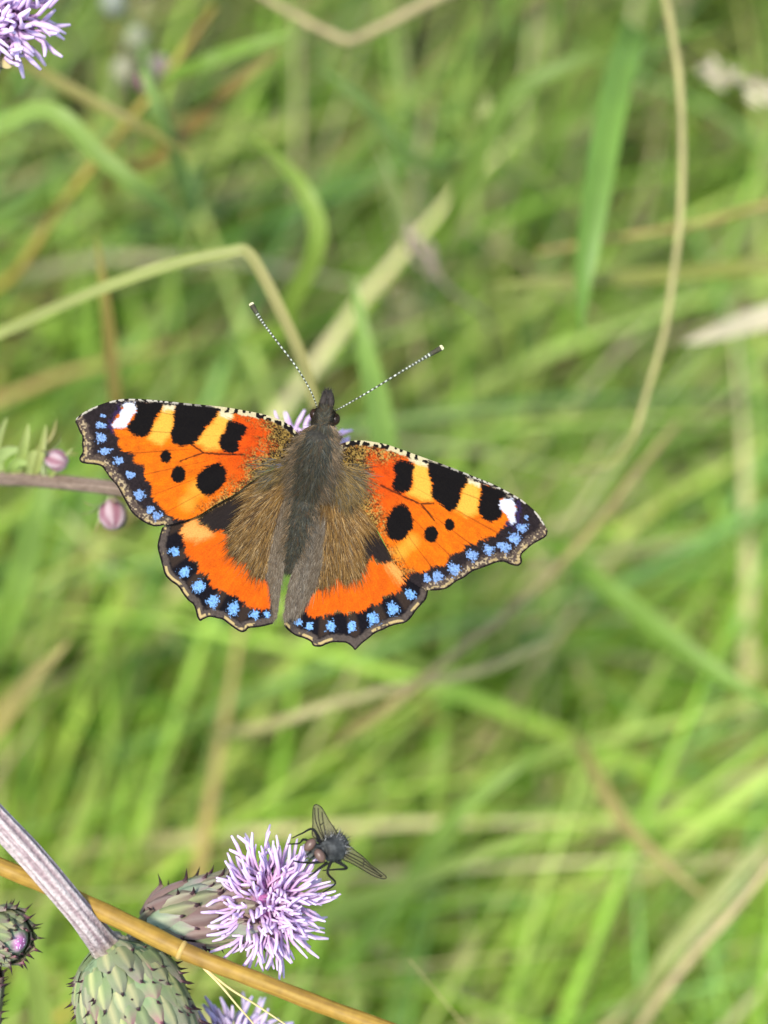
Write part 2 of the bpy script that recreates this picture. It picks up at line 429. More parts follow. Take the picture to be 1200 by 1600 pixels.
blade('wide light green blade below the brown thistle stalk', [(15, 960, .33), (40, 870, .32), (60, 790, .315), (95, 690, .315)], 44, (.22, .37, .08))
blade('bright lime blade curving up through the lower meadow behind the fly', [(560, 1480, .37), (640, 1380, .35), (700, 1290, .34), (790, 1210, .335), (880, 1160, .34)], 30, (.26, .42, .09))
blade('light green blade standing behind the short antenna of the head', [(605, 720, .31), (588, 620, .30), (570, 540, .295), (552, 430, .295)], 40, (.24, .40, .11))

# ------------------------------------------------------------------ dry seed heads and far buds
def ellipsoid(c, axis, la, ra, nu=8, nv=10, egg=0.0):
    """lathe ellipsoid verts/faces about axis"""
    c = np.array(c); a = np.array(axis, float); a /= np.linalg.norm(a)
    u = np.cross(a, [0.3, 0.5, 0.81]); u /= np.linalg.norm(u); v = np.cross(a, u)
    V = []; F = []
    for i in range(nu + 1):
        t = math.pi * i / nu; z = -math.cos(t) * la; r = max(math.sin(t), 0.02) * ra * (1 + egg * math.cos(t))
        for j in range(nv):
            p = 2 * math.pi * j / nv
            V.append(c + a * z + r * (u * math.cos(p) + v * math.sin(p)))
    for i in range(nu):
        for j in range(nv):
            F.append((i * nv + j, i * nv + (j + 1) % nv, (i + 1) * nv + (j + 1) % nv, (i + 1) * nv + j))
    F.append(tuple(range(nv - 1, -1, -1))); F.append(tuple(nu * nv + j for j in range(nv)))
    return np.array(V), F

def seed_head(label, pts, n, wpx, col, spx):
    pts = nearer(pts)
    d = pts[-1][2]; P = catmull([np.array(at(*p)) for p in pts], 6)
    e = empty('seed_head', Vector(P[0]))
    tag(e, label, 'seed head')
    PP = catmull(with_root([P[0], P[len(P) // 2], P[-1]], 'start'), 6)
    V, F, rg = tube(PP, np.linspace(1.3, .6, len(PP)) * spx * d / FPX * .5, 7)
    part('stalk', V, F, M_STRAW, e, cols=np.tile(np.array(col) * .8, (len(V), 1)))
    for k in range(n):
        f = 0.25 + 0.75 * k / max(n - 1, 1); i = min(int(f * (len(P) - 1)), len(P) - 2)
        t = P[i + 1] - P[i]; t /= np.linalg.norm(t)
        off = rng.normal(0, wpx * 0.28 * d / FPX, 3)
        V, F = ellipsoid(P[i] + off, t + rng.normal(0, .35, 3), wpx * .55 * d / FPX, wpx * .17 * d / FPX, 5, 6)
        part('spikelet', V, F, M_STRAW, e, cols=np.tile(np.array(col) * rng.uniform(.8, 1.2), (len(V), 1)))

seed_head('pale cream fluffy seed head beyond the long hanging straw', [(1290, 160, .38), (1210, 140, .375), (1090, 108, .37)], 26, 30, (.50, .42, .27), 8)
seed_head('small cream seed head just below the fluffy pale one', [(1300, 200, .31), (1240, 170, .30), (1165, 150, .30)], 16, 26, (.46, .42, .24), 8)
seed_head('dull pinkish seed head at the end of a thin grey-green blade', [(700, 450, .36), (665, 400, .35), (640, 365, .345)], 18, 24, (.36, .27, .20), 8)
seed_head('yellow-green tuft of seeds in the shade of the upper meadow', [(790, 260, .38), (770, 200, .36), (755, 160, .355)], 16, 24, (.33, .36, .12), 8)

def far_bud_cluster():
    e = empty('thistle_bud_cluster', at(260, 330, .34)); tag(e, 'blurred cluster of whitish buds with one pink bud below top thistle flower', 'thistle')
    P = catmull(with_root([np.array(at(*p)) for p in ((300, 330, .29), (270, 230, .262), (245, 165, .252), (225, 110, .25))], 'start'), 6)
    V, F, r = tube(P, np.linspace(.0016, .0008, len(P)), 7)
    part('stem', V, F, M_STEM, e, cols=np.tile((.16, .24, .06), (len(V), 1)))
    NR = lambda d: FOC / (1 - (1 - FOC / d) * .88)
    for (x, y, d, r, c) in ((232, 130, .306, 17, (.42, .17, .30)), (248, 108, .309, 19, (.33, .30, .27)), (195, 113, .31, 20, (.34, .38, .24)),
                            (213, 62, .315, 19, (.30, .36, .22)), (178, 5, .315, 20, (.34, .42, .32))):
        d = NR(d)
        V, F = ellipsoid(at(x, y, d), UP * .8 - FWD * .5 + RIGHT * rng.uniform(-.4, .4), r * 1.15 * d / FPX, r * d / FPX, 8, 12, -.15)
        b = part('bud', V, F, M_SOFT, e, cols=np.tile(np.array(c) * (.72, .62, .60), (len(V), 1)))
        Q = catmull([np.array(at(x, y, d)), np.array(at((x + 245) / 2, y + 40, d + .008)), np.array(at(252, 185, .254))], 5)
        V, F, rg = tube(Q, .0006, 6)
        part('bud_stalk', V, F, M_STEM, b, cols=np.tile((.18, .26, .08), (len(V), 1)))
far_bud_cluster()

# ------------------------------------------------------------------ thistles
def floret_mesh(bend, wob, pale):
    """one tubular floret along +Z, unit length 1, bending towards +X"""
    n = 7; t = np.linspace(0, 1, n)
    P = np.stack([bend * t ** 2 + wob * np.sin(t * 5) * .03, wob * .05 * np.sin(t * 7), t * (1 - .15 * bend * bend)], -1)
    R = np.interp(t, [0, .35, .7, .92, 1], [.022, .030, .046, .050, .026])
    V, F, rg = tube(P, R, 5)
    tt = rg / (n - 1)
    c0, c1, c2 = np.array((.56, .24, .44)), np.array((.68, .44, .67)), np.array((.78, .62, .80))
    k = tt[:, None]
    c = np.where(k < .5, c0 + (c1 - c0) * (k / .5), c1 + (c2 - c1) * ((k - .5) / .5))
    c = c * (1 - pale) + np.array((.62, .56, .74)) * pale
    return make_mesh('floret', V, F, M_FLORET, c)
FLORETS = [floret_mesh(b, w_, 0) for b, w_ in ((.05, 1), (.22, -2), (.36, 1.4), (-.12, 2.4), (.52, -1.5), (.14, 3))]
FLORETS_PALE = [floret_mesh(b, w_, .6) for b, w_ in ((.05, 1), (.18, -1), (.30, .6))]

def bract_mesh(cbase, cmid, ctip, spine, spread):
    """scale along +Y, unit length 1, outer side +Z, dark spine bending out from its tip"""
    V = []; c = []
    for t, hw in ((0, .26), (.3, .31), (.62, .27), (.86, .14), (1, .035)):
        z = .05 + .10 * math.sin(t * 2.6)
        kk = np.array(cbase) + (np.array(ctip) - np.array(cbase)) * max(0, (t - .35) / .65) ** 1.3
        V += [(-hw, t, z - .09), (-hw * .45, t, z + .01), (0, t, z + .045), (hw * .45, t, z + .01), (hw, t, z - .09)]
        mid = np.array(cmid) * (1 - t * .5) + kk * t * .5
        edge = kk * .9 + np.array((.30, .28, .18)) * .12
        c += [edge, kk, mid, kk, edge]
    F = [(i * 5 + j, i * 5 + j + 1, i * 5 + j + 6, i * 5 + j + 5) for i in range(4) for j in range(4)]
    Q = np.array([(0, .93, .11), (0, 1.01, .12 + spread * .06), (0, 1.06, .12 + spread * .18), (0, 1.06 + spine * .8, .12 + spread * .38)])
    V2, F2, rg = tube(Q, [.06, .045, .028, .005], 4)
    k0 = len(V)
    V += [tuple(v) for v in V2]; F += [tuple(i + k0 for i in f) for f in F2]
    dk = [np.array(ctip) * .8, np.array((.055, .022, .03)), np.array((.03, .014, .016)), np.array((.03, .016, .014))]
    c += [dk[i] for i in rg]
    return make_mesh('bract', V, F, M_BRACT, np.array(c))
GRN, PGR, MAU, DMU = (.15, .18, .08), (.32, .33, .16), (.20, .125, .11), (.13, .08, .07)
BRACTS_A = [bract_mesh(GRN, PGR, MAU, .08, .55), bract_mesh((.22, .20, .12), (.36, .34, .22), DMU, .10, .7), bract_mesh((.20, .26, .16), (.30, .34, .22), (.26, .17, .18), .05, .4), bract_mesh(MAU, (.26, .20, .17), DMU, .1, .8)]
BRACTS_B = [bract_mesh((.17, .23, .09), (.42, .42, .17), (.20, .18, .12), .10, .7), bract_mesh((.18, .25, .11), (.33, .36, .17), (.33, .12, .15), .10, .8), bract_mesh((.21, .25, .12), (.43, .40, .19), (.17, .16, .11), .05, .4), bract_mesh((.20, .24, .13), (.34, .33, .19), (.25, .17, .15), .12, .8), bract_mesh((.15, .20, .085), (.28, .33, .14), (.18, .13, .11), .08, .6)]

def frame(y, z):
    """rotation with +Y along y and +Z near z"""
    y = Vector(y).normalized(); z = Vector(z); z = (z - y * z.dot(y)).normalized(); x = y.cross(z)
    return Matrix((x, y, z)).transposed().to_4x4()

def involucre(parent, base, mouth, rmax, rows, per, bl, variants, core_col, prof):
    base = Vector(base); mouth = Vector(mouth); ax = (mouth - base); L = ax.length; ax.normalize()
    u = ax.cross(Vector((.2, .4, .9))).normalized(); v = ax.cross(u)
    tt = np.linspace(0, 1, 14); rr = np.interp(tt, prof[0], prof[1]) * rmax
    V = []; F = []; k = 20
    for t, r in zip(tt, rr):
        for j in range(k):
            a = 2 * math.pi * j / k; V.append(base + ax * (L * t) + (u * math.cos(a) + v * math.sin(a)) * (r * .96))
    for i in range(13):
        for j in range(k): F.append((i * k + j, i * k + (j + 1) % k, (i + 1) * k + (j + 1) % k, (i + 1) * k + j))
    F.append(tuple(range(k - 1, -1, -1))); F.append(tuple(13 * k + j for j in range(k)))
    cc_ = np.tile(core_col, (len(V), 1)).astype(float); cc_[13 * k:] = (.40, .13, .32)       # pink floor between the florets
    inv = part('involucre', V, F, M_BRACT, parent, cols=cc_)
    for i in range(rows):
        t = 0.02 + 0.74 * i / (rows - 1)
        r = np.interp(t, prof[0], prof[1]) * rmax
        r2 = np.interp(min(t + .12, 1), prof[0], prof[1]) * rmax
        n = max(6, int(round(per * (0.6 + 0.4 * r / rmax))))
        for j in range(n):
            a = 2 * math.pi * (j + .5 * (i % 2)) / n + random.uniform(-.17, .17)
            rad = u * math.cos(a) + v * math.sin(a)
            tang = (ax * (.12 * L) + rad * (r2 - r)).normalized()
            tang = (tang + rad * random.uniform(.0, .12)).normalized()
            p = base + ax * (L * (t + random.uniform(-.04, .04))) + rad * (r * .97)
            o = bpy.data.objects.new('bract', random.choice(variants))
            l = bl * random.uniform(.72, 1.28) * (0.75 + .5 * t)
            l = min(l, (.93 - t) * L + .04 * L)
            wd = 2 * math.pi * r / n / .50 * random.uniform(.85, 1.25)
            attach(o, inv, Matrix.Translation(p - tang * (l * .2)) @ frame(tang, rad) @ Matrix.Diagonal((wd, l * 1.3, l, 1)))
    return inv

def tuft(parent, mouth, axis, rm, n, lmin, lmax, spread, variants, fat=1.0, maxback=None):
    """florets fanning out of the mouth of a head"""
    axis = Vector(axis).normalized(); mouth = Vector(mouth)
    u = axis.cross(Vector((.31, .52, .79))).normalized(); v = axis.cross(u)
    for i in range(n):
        f = (i + .5) / n
        th = spread * f ** .70 * random.uniform(.88, 1.1); ph = i * 2.39996 + random.uniform(-.25, .25)
        rad = u * math.cos(ph) + v * math.sin(ph)
        d = axis * math.cos(th) + rad * math.sin(th)
        d = (d + Vector(rng.normal(0, .15, 3))).normalized()
        p = mouth + rad * (rm * f ** .5 * .8)
        l = random.uniform(lmin, lmax) * (0.78 + .22 * f)
        if i % 6 == 0 and f < .5: th *= .3; d = (axis + Vector(rng.normal(0, .22, 3))).normalized(); p = mouth + Vector(rng.normal(0, .35, 3)) * rm; l *= .8
        o = bpy.data.objects.new('floret', random.choice(variants))
        z = d; x = rad + axis * random.uniform(-.6, .5) + Vector(rng.normal(0, .5, 3)); x = (x - z * x.dot(z)).normalized(); y = z.cross(x)
        R = Matrix((x, y, z)).transposed().to_4x4()
        wd = .0062 * fat * random.uniform(.8, 1.15)
        attach(o, parent, Matrix.Translation(p) @ R @ Matrix.Diagonal((wd, wd, l, 1)))

def stalk(parent, pts, rpx, cols, name='stem', ridges=True):
    P = catmull([np.array(at(*p)) for p in pts], 22)
    rr = np.interp(np.linspace(0, 1, len(P)), np.linspace(0, 1, len(rpx)), rpx) * S
    k = 54
    V, F, ring = tube(P, rr, k)
    j = np.arange(len(V)) % k
    cc = P[ring]
    rid = np.cos(j * 2 * math.pi / k * 9 + .6 * np.sin(ring * .11))
    if ridges: V = cc + (V - cc) * (1 + .07 * rid)[:, None]
    f = sstep(-.7, .8, rid * .7 + (vnoise(ring * .07, j * .8, 2) - .5) * 1.7 + (vnoise(ring * .22, j * 1.9, 5) - .5) * 1.3)[:, None]
    c = np.array(cols[0]) * (1 - f) + np.array(cols[1]) * f
    if len(cols) > 2:
        f2 = sstep(.80, 1.0, ring / ring.max())[:, None]; c = c * (1 - f2) + np.array(cols[2]) * f2
    return part(name, V, F, M_STEM, parent, cols=c)

LIL, LIW = (.24, .17, .165), (.43, .36, .325)
PR1 = ([0, .05, .15, .35, .6, .85, 1], [.30, .62, .86, 1.0, 1.0, .96, .92])
PR2 = ([0, .04, .14, .32, .6, .85, 1], [.30, .58, .84, .98, 1.0, .9, .72])

# open flower with the fly on it
e = empty('thistle_flower', at(228, 1440, .186)); tag(e, 'open lilac thistle flower with brown-green bulb and a fly sitting on it', 'thistle')
b1, m1 = at(232, 1440, .1858), at(424, 1410, .1812)
involucre(e, b1, m1, 48 * S, 7, 12, 56 * S, BRACTS_A, (.12, .10, .08), PR1)
tuft(e, m1 + (b1 - m1) * .02, (m1 - b1).normalized() * .35 - FWD * .75 + RIGHT * .2, 32 * S, 298, 58 * S, 106 * S, math.radians(104), FLORETS, .64)
stalk(e, [(240, 2000, .27), (215, 1720, .225), (200, 1560, .199), (205, 1480, .190), (236, 1438, .1862)], [17, 16, 15, 14, 15], [(.18, .17, .12), (.36, .30, .28)])

# big bulb on the lilac stalk
e = empty('thistle_bulb', at(-60, 1225, .18)); tag(e, 'fat closed green thistle bulb with dark spines on a ribbed lilac stalk', 'thistle')
b2, m2 = at(172, 1482, .1830), at(252, 1690, .1800)
involucre(e, b2, m2, 84 * S, 11, 18, 42 * S, BRACTS_B, (.17, .23, .12), PR2)
tuft(e, m2, m2 - b2, 40 * S, 70, 60 * S, 100 * S, math.radians(60), FLORETS)
stalk(e, [(-420, 800, .30), (-280, 960, .215), (-140, 1130, .1835), (-40, 1245, .1772), (50, 1340, .1765), (120, 1422, .1780), (158, 1470, .1812), (174, 1486, .1828)], [22, 20, 20, 20, 20, 19, 22, 32], [LIL, LIW, (.27, .25, .16)])

# pale flower under the golden straw
e = empty('thistle_flower', at(350, 1760, .195)); tag(e, 'pale bluish lilac thistle flower cropped below the golden straw', 'thistle')
b4, m4 = at(340, 1760, .197), at(362, 1650, .1885)
involucre(e, b4, m4, 42 * S, 7, 12, 40 * S, BRACTS_A, (.12, .10, .08), PR1)
tuft(e, m4, (m4 - b4).normalized() - FWD * .35, 26 * S, 120, 62 * S, 98 * S, math.radians(75), FLORETS_PALE)
stalk(e, [(150, 2100, .26), (280, 1880, .21), (340, 1762, .197)], [15, 14, 14], [(.18, .17, .12), (.36, .30, .28)])

# bud at the margin and the spiny mauve one under it
e = empty('thistle_bud', at(-60, 1440, .186)); tag(e, 'small round green thistle bud with a magenta dot at its tip', 'thistle')
b5, m5 = at(-28, 1448, .1862), at(33, 1474, .1818)
involucre(e, b5, m5, 41 * S, 6, 11, 36 * S, BRACTS_B, (.17, .23, .13), ([0, .15, .4, .7, .9, 1], [.4, .8, 1, .92, .58, .16]))
tuft(e, m5 - (m5 - b5).normalized() * 8 * S, m5 - b5, 5 * S, 14, 8 * S, 13 * S, math.radians(25), [floret_mesh(.1, 1, 0)], .35)
stalk(e, [(-420, 1300, .26), (-200, 1395, .205), (-90, 1425, .1885), (-28, 1448, .1862)], [12, 12, 12, 13], [(.18, .2, .12), (.36, .32, .28)])
e = empty('thistle_bud', at(-60, 1700, .186)); tag(e, 'mauve spiny thistle bulb showing only its edge under the round bud', 'thistle')
b6, m6 = at(-62, 1640, .1875), at(-44, 1515, .184)
involucre(e, b6, m6, 50 * S, 8, 14, 36 * S, [BRACTS_A[3], BRACTS_B[3], BRACTS_A[1]], (.2, .14, .15), PR1)
tuft(e, m6, m6 - b6, 18 * S, 24, 10 * S, 20 * S, math.radians(14), FLORETS, .5)
stalk(e, [(-260, 2000, .25), (-120, 1760, .20), (-64, 1642, .1875)], [13, 13, 13], [(.18, .17, .12), (.36, .30, .28)])

# flower cropped by the top corner
e = empty('thistle_flower', at(-20, 90, .19)); tag(e, 'lilac thistle flower high above the grass with a papery bract beneath', 'thistle')
b7, m7 = at(-25, 95, .1935), at(5, 28, .1860)
involucre(e, b7, m7, 36 * S, 6, 11, 36 * S, BRACTS_A, (.14, .12, .08), PR1)
tuft(e, m7, (m7 - b7).normalized() * .35 - FWD * 1.0 + RIGHT * .1, 26 * S, 150, 60 * S, 96 * S, math.radians(92), FLORETS)
stalk(e, [(-300, 520, .30), (-130, 260, .22), (-50, 140, .198), (-25, 95, .1935)], [13, 12, 12, 12], [(.2, .2, .1), (.34, .30, .2)])
P = catmull([np.array(at(*p)) for p in ((-20, 78, .19), (0, 92, .187), (16, 100, .1865), (30, 90, .1865))], 5)
hw = np.interp(np.linspace(0, 1, len(P)), [0, .4, .8, 1], [9, 11, 6, 1])[:, None] * S
sdv = np.array(UP * .95 + RIGHT * .2)
V = np.stack([P - sdv * hw, P - np.array(FWD) * hw * .4, P + sdv * hw], 1).reshape(-1, 3)
part('papery_bract', V, [(i * 3 + j, i * 3 + j + 1, i * 3 + j + 4, i * 3 + j + 3) for i in range(len(P) - 1) for j in range(2)], M_SOFT, e, cols=np.tile((.42, .34, .16), (len(V), 1)))

# thistle that carries the butterfly
e = empty('thistle_shoot', at(-240, 760, .21)); tag(e, 'brown thistle stalk with pink side buds and the flower under the butterfly', 'thistle')
stalk(e, [(-900, 900, .42), (-500, 790, .26), (-200, 750, .2105), (0, 748, .2020), (100, 754, .1995), (190, 764, .1975), (300, 778, .1965), (400, 770, .1955), (450, 745, .1945)], [13, 13, 13, 12, 12, 12, 12, 12, 14], [(.09, .06, .04), (.22, .16, .115)])
b8, m8 = at(452, 745, .1948), at(478, 712, .1905)
involucre(e, b8, m8, 34 * S, 6, 11, 30 * S, BRACTS_A, (.12, .10, .08), PR1)
tuft(e, m8, -FWD * .45 + UP * .9 + RIGHT * .12, 26 * S, 90, 50 * S, 84 * S, math.radians(84), FLORETS)

def side_bud(parent, x, y, d, r, ang, stem_to, nsep):
    d0 = np.array(RIGHT) * math.cos(ang) + np.array(UP) * math.sin(ang) - np.array(FWD) * .35
    d0 /= np.linalg.norm(d0); c = np.array(at(x, y, d)); R = r * d / FPX
    u = np.cross(d0, [.3, .4, .86]); u /= np.linalg.norm(u); v = np.cross(d0, u)
    V, F = ellipsoid(c, d0, R * 1.12, R, 10, 22, -.1)
    rel = V - c; phi = np.arctan2(rel @ v, rel @ u); h = rel @ d0 / R
    st = sstep(-.2, .5, np.cos(phi * 6 + h * .8))[:, None]
    V = c + rel * (1 + .05 * np.cos(phi * 6 + h * .8))[:, None]
    col = np.array((.24, .105, .125)) * (1 - st) + np.array((.40, .29, .29)) * st
    b = part('bud', V, F, M_SOFT, parent, cols=col)
    Q = catmull([c - d0 * R * .9, c - d0 * R * 1.4, np.array(at(*stem_to))], 5)
    V, F, rg = tube(Q, np.linspace(R * .35, R * .28, len(Q)), 8)
    part('bud_stalk', V, F, M_STEM, b, cols=np.tile((.24, .28, .12), (len(V), 1)))
    for k in range(nsep):
        a = 2 * math.pi * k / nsep + .4; rad = u * math.cos(a) + v * math.sin(a)
        L = R * rng.uniform(1.2, 2.0)
        Q = catmull([c - d0 * R * .95 + rad * R * .2, c - d0 * R * .6 + rad * R * 1.0, c - d0 * R * .25 + rad * (R * .9 + L * .5), c + d0 * R * rng.uniform(-.4, .6) + rad * (R * .9 + L)], 4)
        s_ = np.linspace(0, 1, len(Q)); hw = (R * .26 * (1 - s_ ** 1.3) + R * .02)[:, None]
        sv = np.cross(rad, d0)
        V = np.stack([Q - sv * hw, Q + d0 * hw * .3, Q + sv * hw], 1).reshape(-1, 3)
        cc = np.repeat(np.array((.34, .42, .16))[None] * (1 - s_[:, None] ** 3) + np.array((.30, .18, .08)) * s_[:, None] ** 3, 3, 0)
        part('sepal', V, [(i * 3 + j, i * 3 + j + 1, i * 3 + j + 4, i * 3 + j + 3) for i in range(len(Q) - 1) for j in range(2)], M_SOFT, b, cols=cc)
side_bud(e, 88, 719, .1985, 17, -.35, (70, 752, .2000), 5)
side_bud(e, 176, 803, .1985, 22, -1.45, (182, 768, .1985), 7)
def leaf(parent, pts, wpx, col):
    P = catmull([np.array(at(*p)) for p in pts], 6); d = pts[0][2]; n = len(P); s_ = np.linspace(0, 1, n)
    hw = (wpx * d / FPX * .5 * np.sin(np.pi * np.clip(s_ * .86 + .12, 0, 1)) ** .8)[:, None]
    T = np.gradient(P, axis=0); T /= np.linalg.norm(T, axis=1)[:, None]
    up = -np.array(FWD) + np.array(RIGHT) * .4
    sv = np.cross(T, up); sv /= np.linalg.norm(sv, axis=1)[:, None]; nn = np.cross(sv, T)
    V = np.stack([P - sv * hw, P - sv * hw * .5 - nn * hw * .15, P - nn * hw * .3, P + sv * hw * .5 - nn * hw * .15, P + sv * hw], 1).reshape(-1, 3)
    F = [(i * 5 + j, i * 5 + j + 1, i * 5 + j + 6, i * 5 + j + 5) for i in range(n - 1) for j in range(4)]
    part('leaf', V, F, M_BLADE, parent, cols=np.tile(col, (len(V), 1)))
for pts, w_, c_ in (([(22, 748, .2010), (30, 725, .2), (38, 695, .1985), (44, 662, .1985)], 17, (.40, .44, .14)), ([(52, 750, .2005), (60, 722, .1985), (66, 698, .198), (72, 664, .1985)], 13, (.42, .42, .15)),
                    ([(4, 748, .202), (-4, 722, .201), (10, 706, .2), (34, 702, .1995)], 20, (.40, .46, .18)), ([(-14, 740, .203), (-8, 705, .202), (0, 678, .201), (11, 652, .2)], 12, (.42, .44, .18)),
                    ([(70, 750, .2), (84, 738, .1985), (100, 714, .198), (114, 700, .198)], 8, (.38, .40, .14)), ([(36, 748, .201), (48, 735, .1995), (50, 712, .199), (62, 704, .199)], 15, (.44, .46, .18)),
                    ([(14, 745, .2015), (18, 732, .2), (30, 722, .1995), (56, 728, .1995)], 16, (.34, .42, .12)), ([(58, 700, .199), (74, 690, .1985), (84, 672, .1985), (88, 655, .199)], 6, (.36, .30, .12))):
    leaf(e, pts, w_, np.array(c_) * (.72, .78, .6))

# ------------------------------------------------------------------ golden straw in front
def golden():
    e = empty('golden_straw', at(-500, 1100, .30)); tag(e, 'smooth golden yellow grass straw with a swollen joint crossing the thistle bulb', 'straw')
    A_ = [(-900, 900, .44), (-500, 1120, .26), (-200, 1262, .190), (-20, 1345, .1805), (60, 1378, .1800), (130, 1410, .1796), (210, 1448, .1785), (284, 1485, .1775)]
    B_ = [(284, 1485, .1775), (340, 1508, .1772), (400, 1531, .177), (500, 1570, .177), (600, 1606, .177), (760, 1660, .178), (900, 1690, .180)]
    for pts, r0, r1, nm in ((A_, 12.5, 14.5, 'culm'), (B_, 13.2, 12, 'sheath')):
        P = catmull([np.array(at(*p)) for p in pts], 8)
        k = 44
        V, F, ring = tube(P, np.linspace(r0, r1, len(P)) * S * (1 + .03 * np.sin(np.arange(len(P)) * .9)), k)
        j = np.arange(len(V)) % k
        st = (vnoise(j * .9, ring * .10, 6) * .6 + vnoise(j * .3, ring * .5, 9) * .4)[:, None]
        c = np.array((.20, .105, .011)) * (1 - st) + np.array((.36, .225, .036)) * st
        stain = sstep(.62, .85, vnoise(j * .25, ring * .16, 14))[:, None] * .5
        c = c * (1 - stain) + np.array((.16, .085, .02)) * stain
        part(nm, V, F, M_GOLD, e, cols=c)
    P0 = np.array(at(284, 1485, .1775)); T = np.array(at(330, 1504, .1775)) - np.array(at(240, 1462, .1782)); T /= np.linalg.norm(T)
    V, F, r = tube([P0 - T * 4 * S, P0 - T * 1.5 * S, P0 + T * 1.5 * S, P0 + T * 4 * S], np.array([14.2, 15.6, 15.2, 13]) * S, 20)
    part('joint', V, F, M_GOLD, e, cols=np.tile((.42, .28, .08), (len(V), 1)))
    for pts in ([(318, 1512, .1772), (345, 1540, .1775), (370, 1570, .178), (396, 1600, .179), (415, 1630, .18)],
                [(322, 1515, .1772), (360, 1545, .178), (400, 1570, .179), (445, 1600, .18), (480, 1622, .181)]):
        P = catmull([np.array(at(*p)) for p in pts], 6)
        V, F, r = tube(P, np.linspace(2.2, .9, len(P)) * S, 6)
        part('fibre', V, F, M_GOLD, e, cols=np.tile((.60, .48, .20), (len(V), 1)))
golden()
straw('thin pale grass thread slanting below the golden straw in the lower meadow', [(640, 1500, .22), (690, 1560, .225), (740, 1620, .23)], 3, (.6, .5, .25), root='end', name='grass_thread')

# ------------------------------------------------------------------ the butterfly
z1 = lambda L: [(100 + x / 3.158, 600 + y / 3.158) for x, y in L]
z2 = lambda L: [(500 + x / 3.158, 660 + y / 3.158) for x, y in L]
z3 = lambda L: [(220 + x / 5.0, 780 + y / 5.0) for x, y in L]
z4 = lambda L: [(420 + x / 4.444, 820 + y / 4.444) for x, y in L]
def zs(z, k, L): return [(*z([(x, y)])[0], a / k, b / k) for x, y, a, b in L]

LF = dict(side=-1, fore=True, base=(462, 690),
  lead=z1([(1165, 262), (1150, 238), (1100, 195), (1040, 165), (980, 148), (900, 132), (820, 118), (740, 108), (640, 98), (560, 90), (500, 84), (420, 77), (340, 73), (270, 76), (200, 94), (130, 122), (85, 148), (60, 170)]),
  outer=z1([(55, 188), (66, 208), (76, 235), (90, 260), (88, 300), (91, 335), (76, 362), (82, 385), (110, 394), (150, 398), (185, 407), (205, 432), (230, 468), (260, 502), (284, 545), (308, 590), (333, 632), (365, 662), (410, 690), (450, 703), (490, 698)]),
  trail=z1([(540, 690), (600, 672), (660, 650), (710, 620), (770, 582), (840, 545), (900, 500), (970, 445), (1040, 400), (1110, 380), (1160, 350), (1180, 300)]),
  black=[z1(p) for p in (
    [(360, 88), (490, 86), (480, 130), (455, 165), (435, 205), (425, 245), (385, 262), (340, 250), (310, 210), (335, 180), (355, 140)],
    [(556, 90), (640, 96), (700, 102), (760, 120), (755, 160), (720, 195), (690, 230), (660, 280), (625, 300), (575, 305), (530, 290), (525, 250), (545, 200), (540, 140)],
    [(810, 180), (870, 190), (905, 215), (890, 250), (865, 285), (860, 330), (835, 348), (790, 335), (765, 300), (765, 260), (790, 240), (800, 210)],
    [(700, 408), (760, 388), (800, 420), (806, 470), (780, 510), (735, 548), (690, 552), (655, 510), (650, 465), (670, 430)])],
  dots=zs(z1, 3.158, [(502, 358, 27, 31), (565, 447, 36, 41)]),
  white=z1([(300, 92), (350, 95), (355, 135), (330, 165), (310, 195), (300, 215), (250, 217), (235, 202), (265, 165), (285, 130)]),
  margin=z1([(275, 95), (290, 125), (262, 165), (235, 205), (262, 262), (280, 330), (340, 345), (350, 390), (400, 400), (405, 470), (430, 500), (435, 560), (470, 600), (500, 640), (540, 662), (600, 674), (560, 760), (300, 760), (0, 500), (0, 100), (120, 60)]),
  blue=zs(z1, 3.158, [(185, 205, 32, 22), (183, 265, 36, 38), (205, 332, 40, 27), (270, 378, 33, 27), (325, 450, 28, 28), (373, 547, 27, 34), (425, 620, 26, 20), (460, 650, 28, 23), (195, 158, 22, 10)]),
  yellow=[z1(p) for p in ([(485, 110), (550, 110), (545, 150), (540, 200), (522, 262), (480, 300), (415, 275), (440, 205), (470, 160)], [(755, 140), (840, 140), (800, 225), (765, 290), (775, 318), (700, 325), (650, 290), (695, 225), (735, 185)])],
  cream=[z1([(490, 80), (560, 85), (548, 132), (488, 130)]), z1([(765, 105), (840, 115), (825, 175), (770, 160)])],
  ysoft=[(100 + 655 / 3.158, 600 + 520 / 3.158, 24), (100 + 610 / 3.158, 600 + 590 / 3.158, 22)],
  gold=z1([(900, 150), (990, 210), (985, 290), (935, 360), (860, 470), (800, 520), (690, 600), (640, 680), (760, 700), (1250, 500), (1250, 150), (1050, 100), (880, 120)]),
  lines=[z1([(575, 380), (640, 355), (690, 340), (760, 346), (890, 349)]), z1([(630, 300), (660, 320), (690, 340)])])
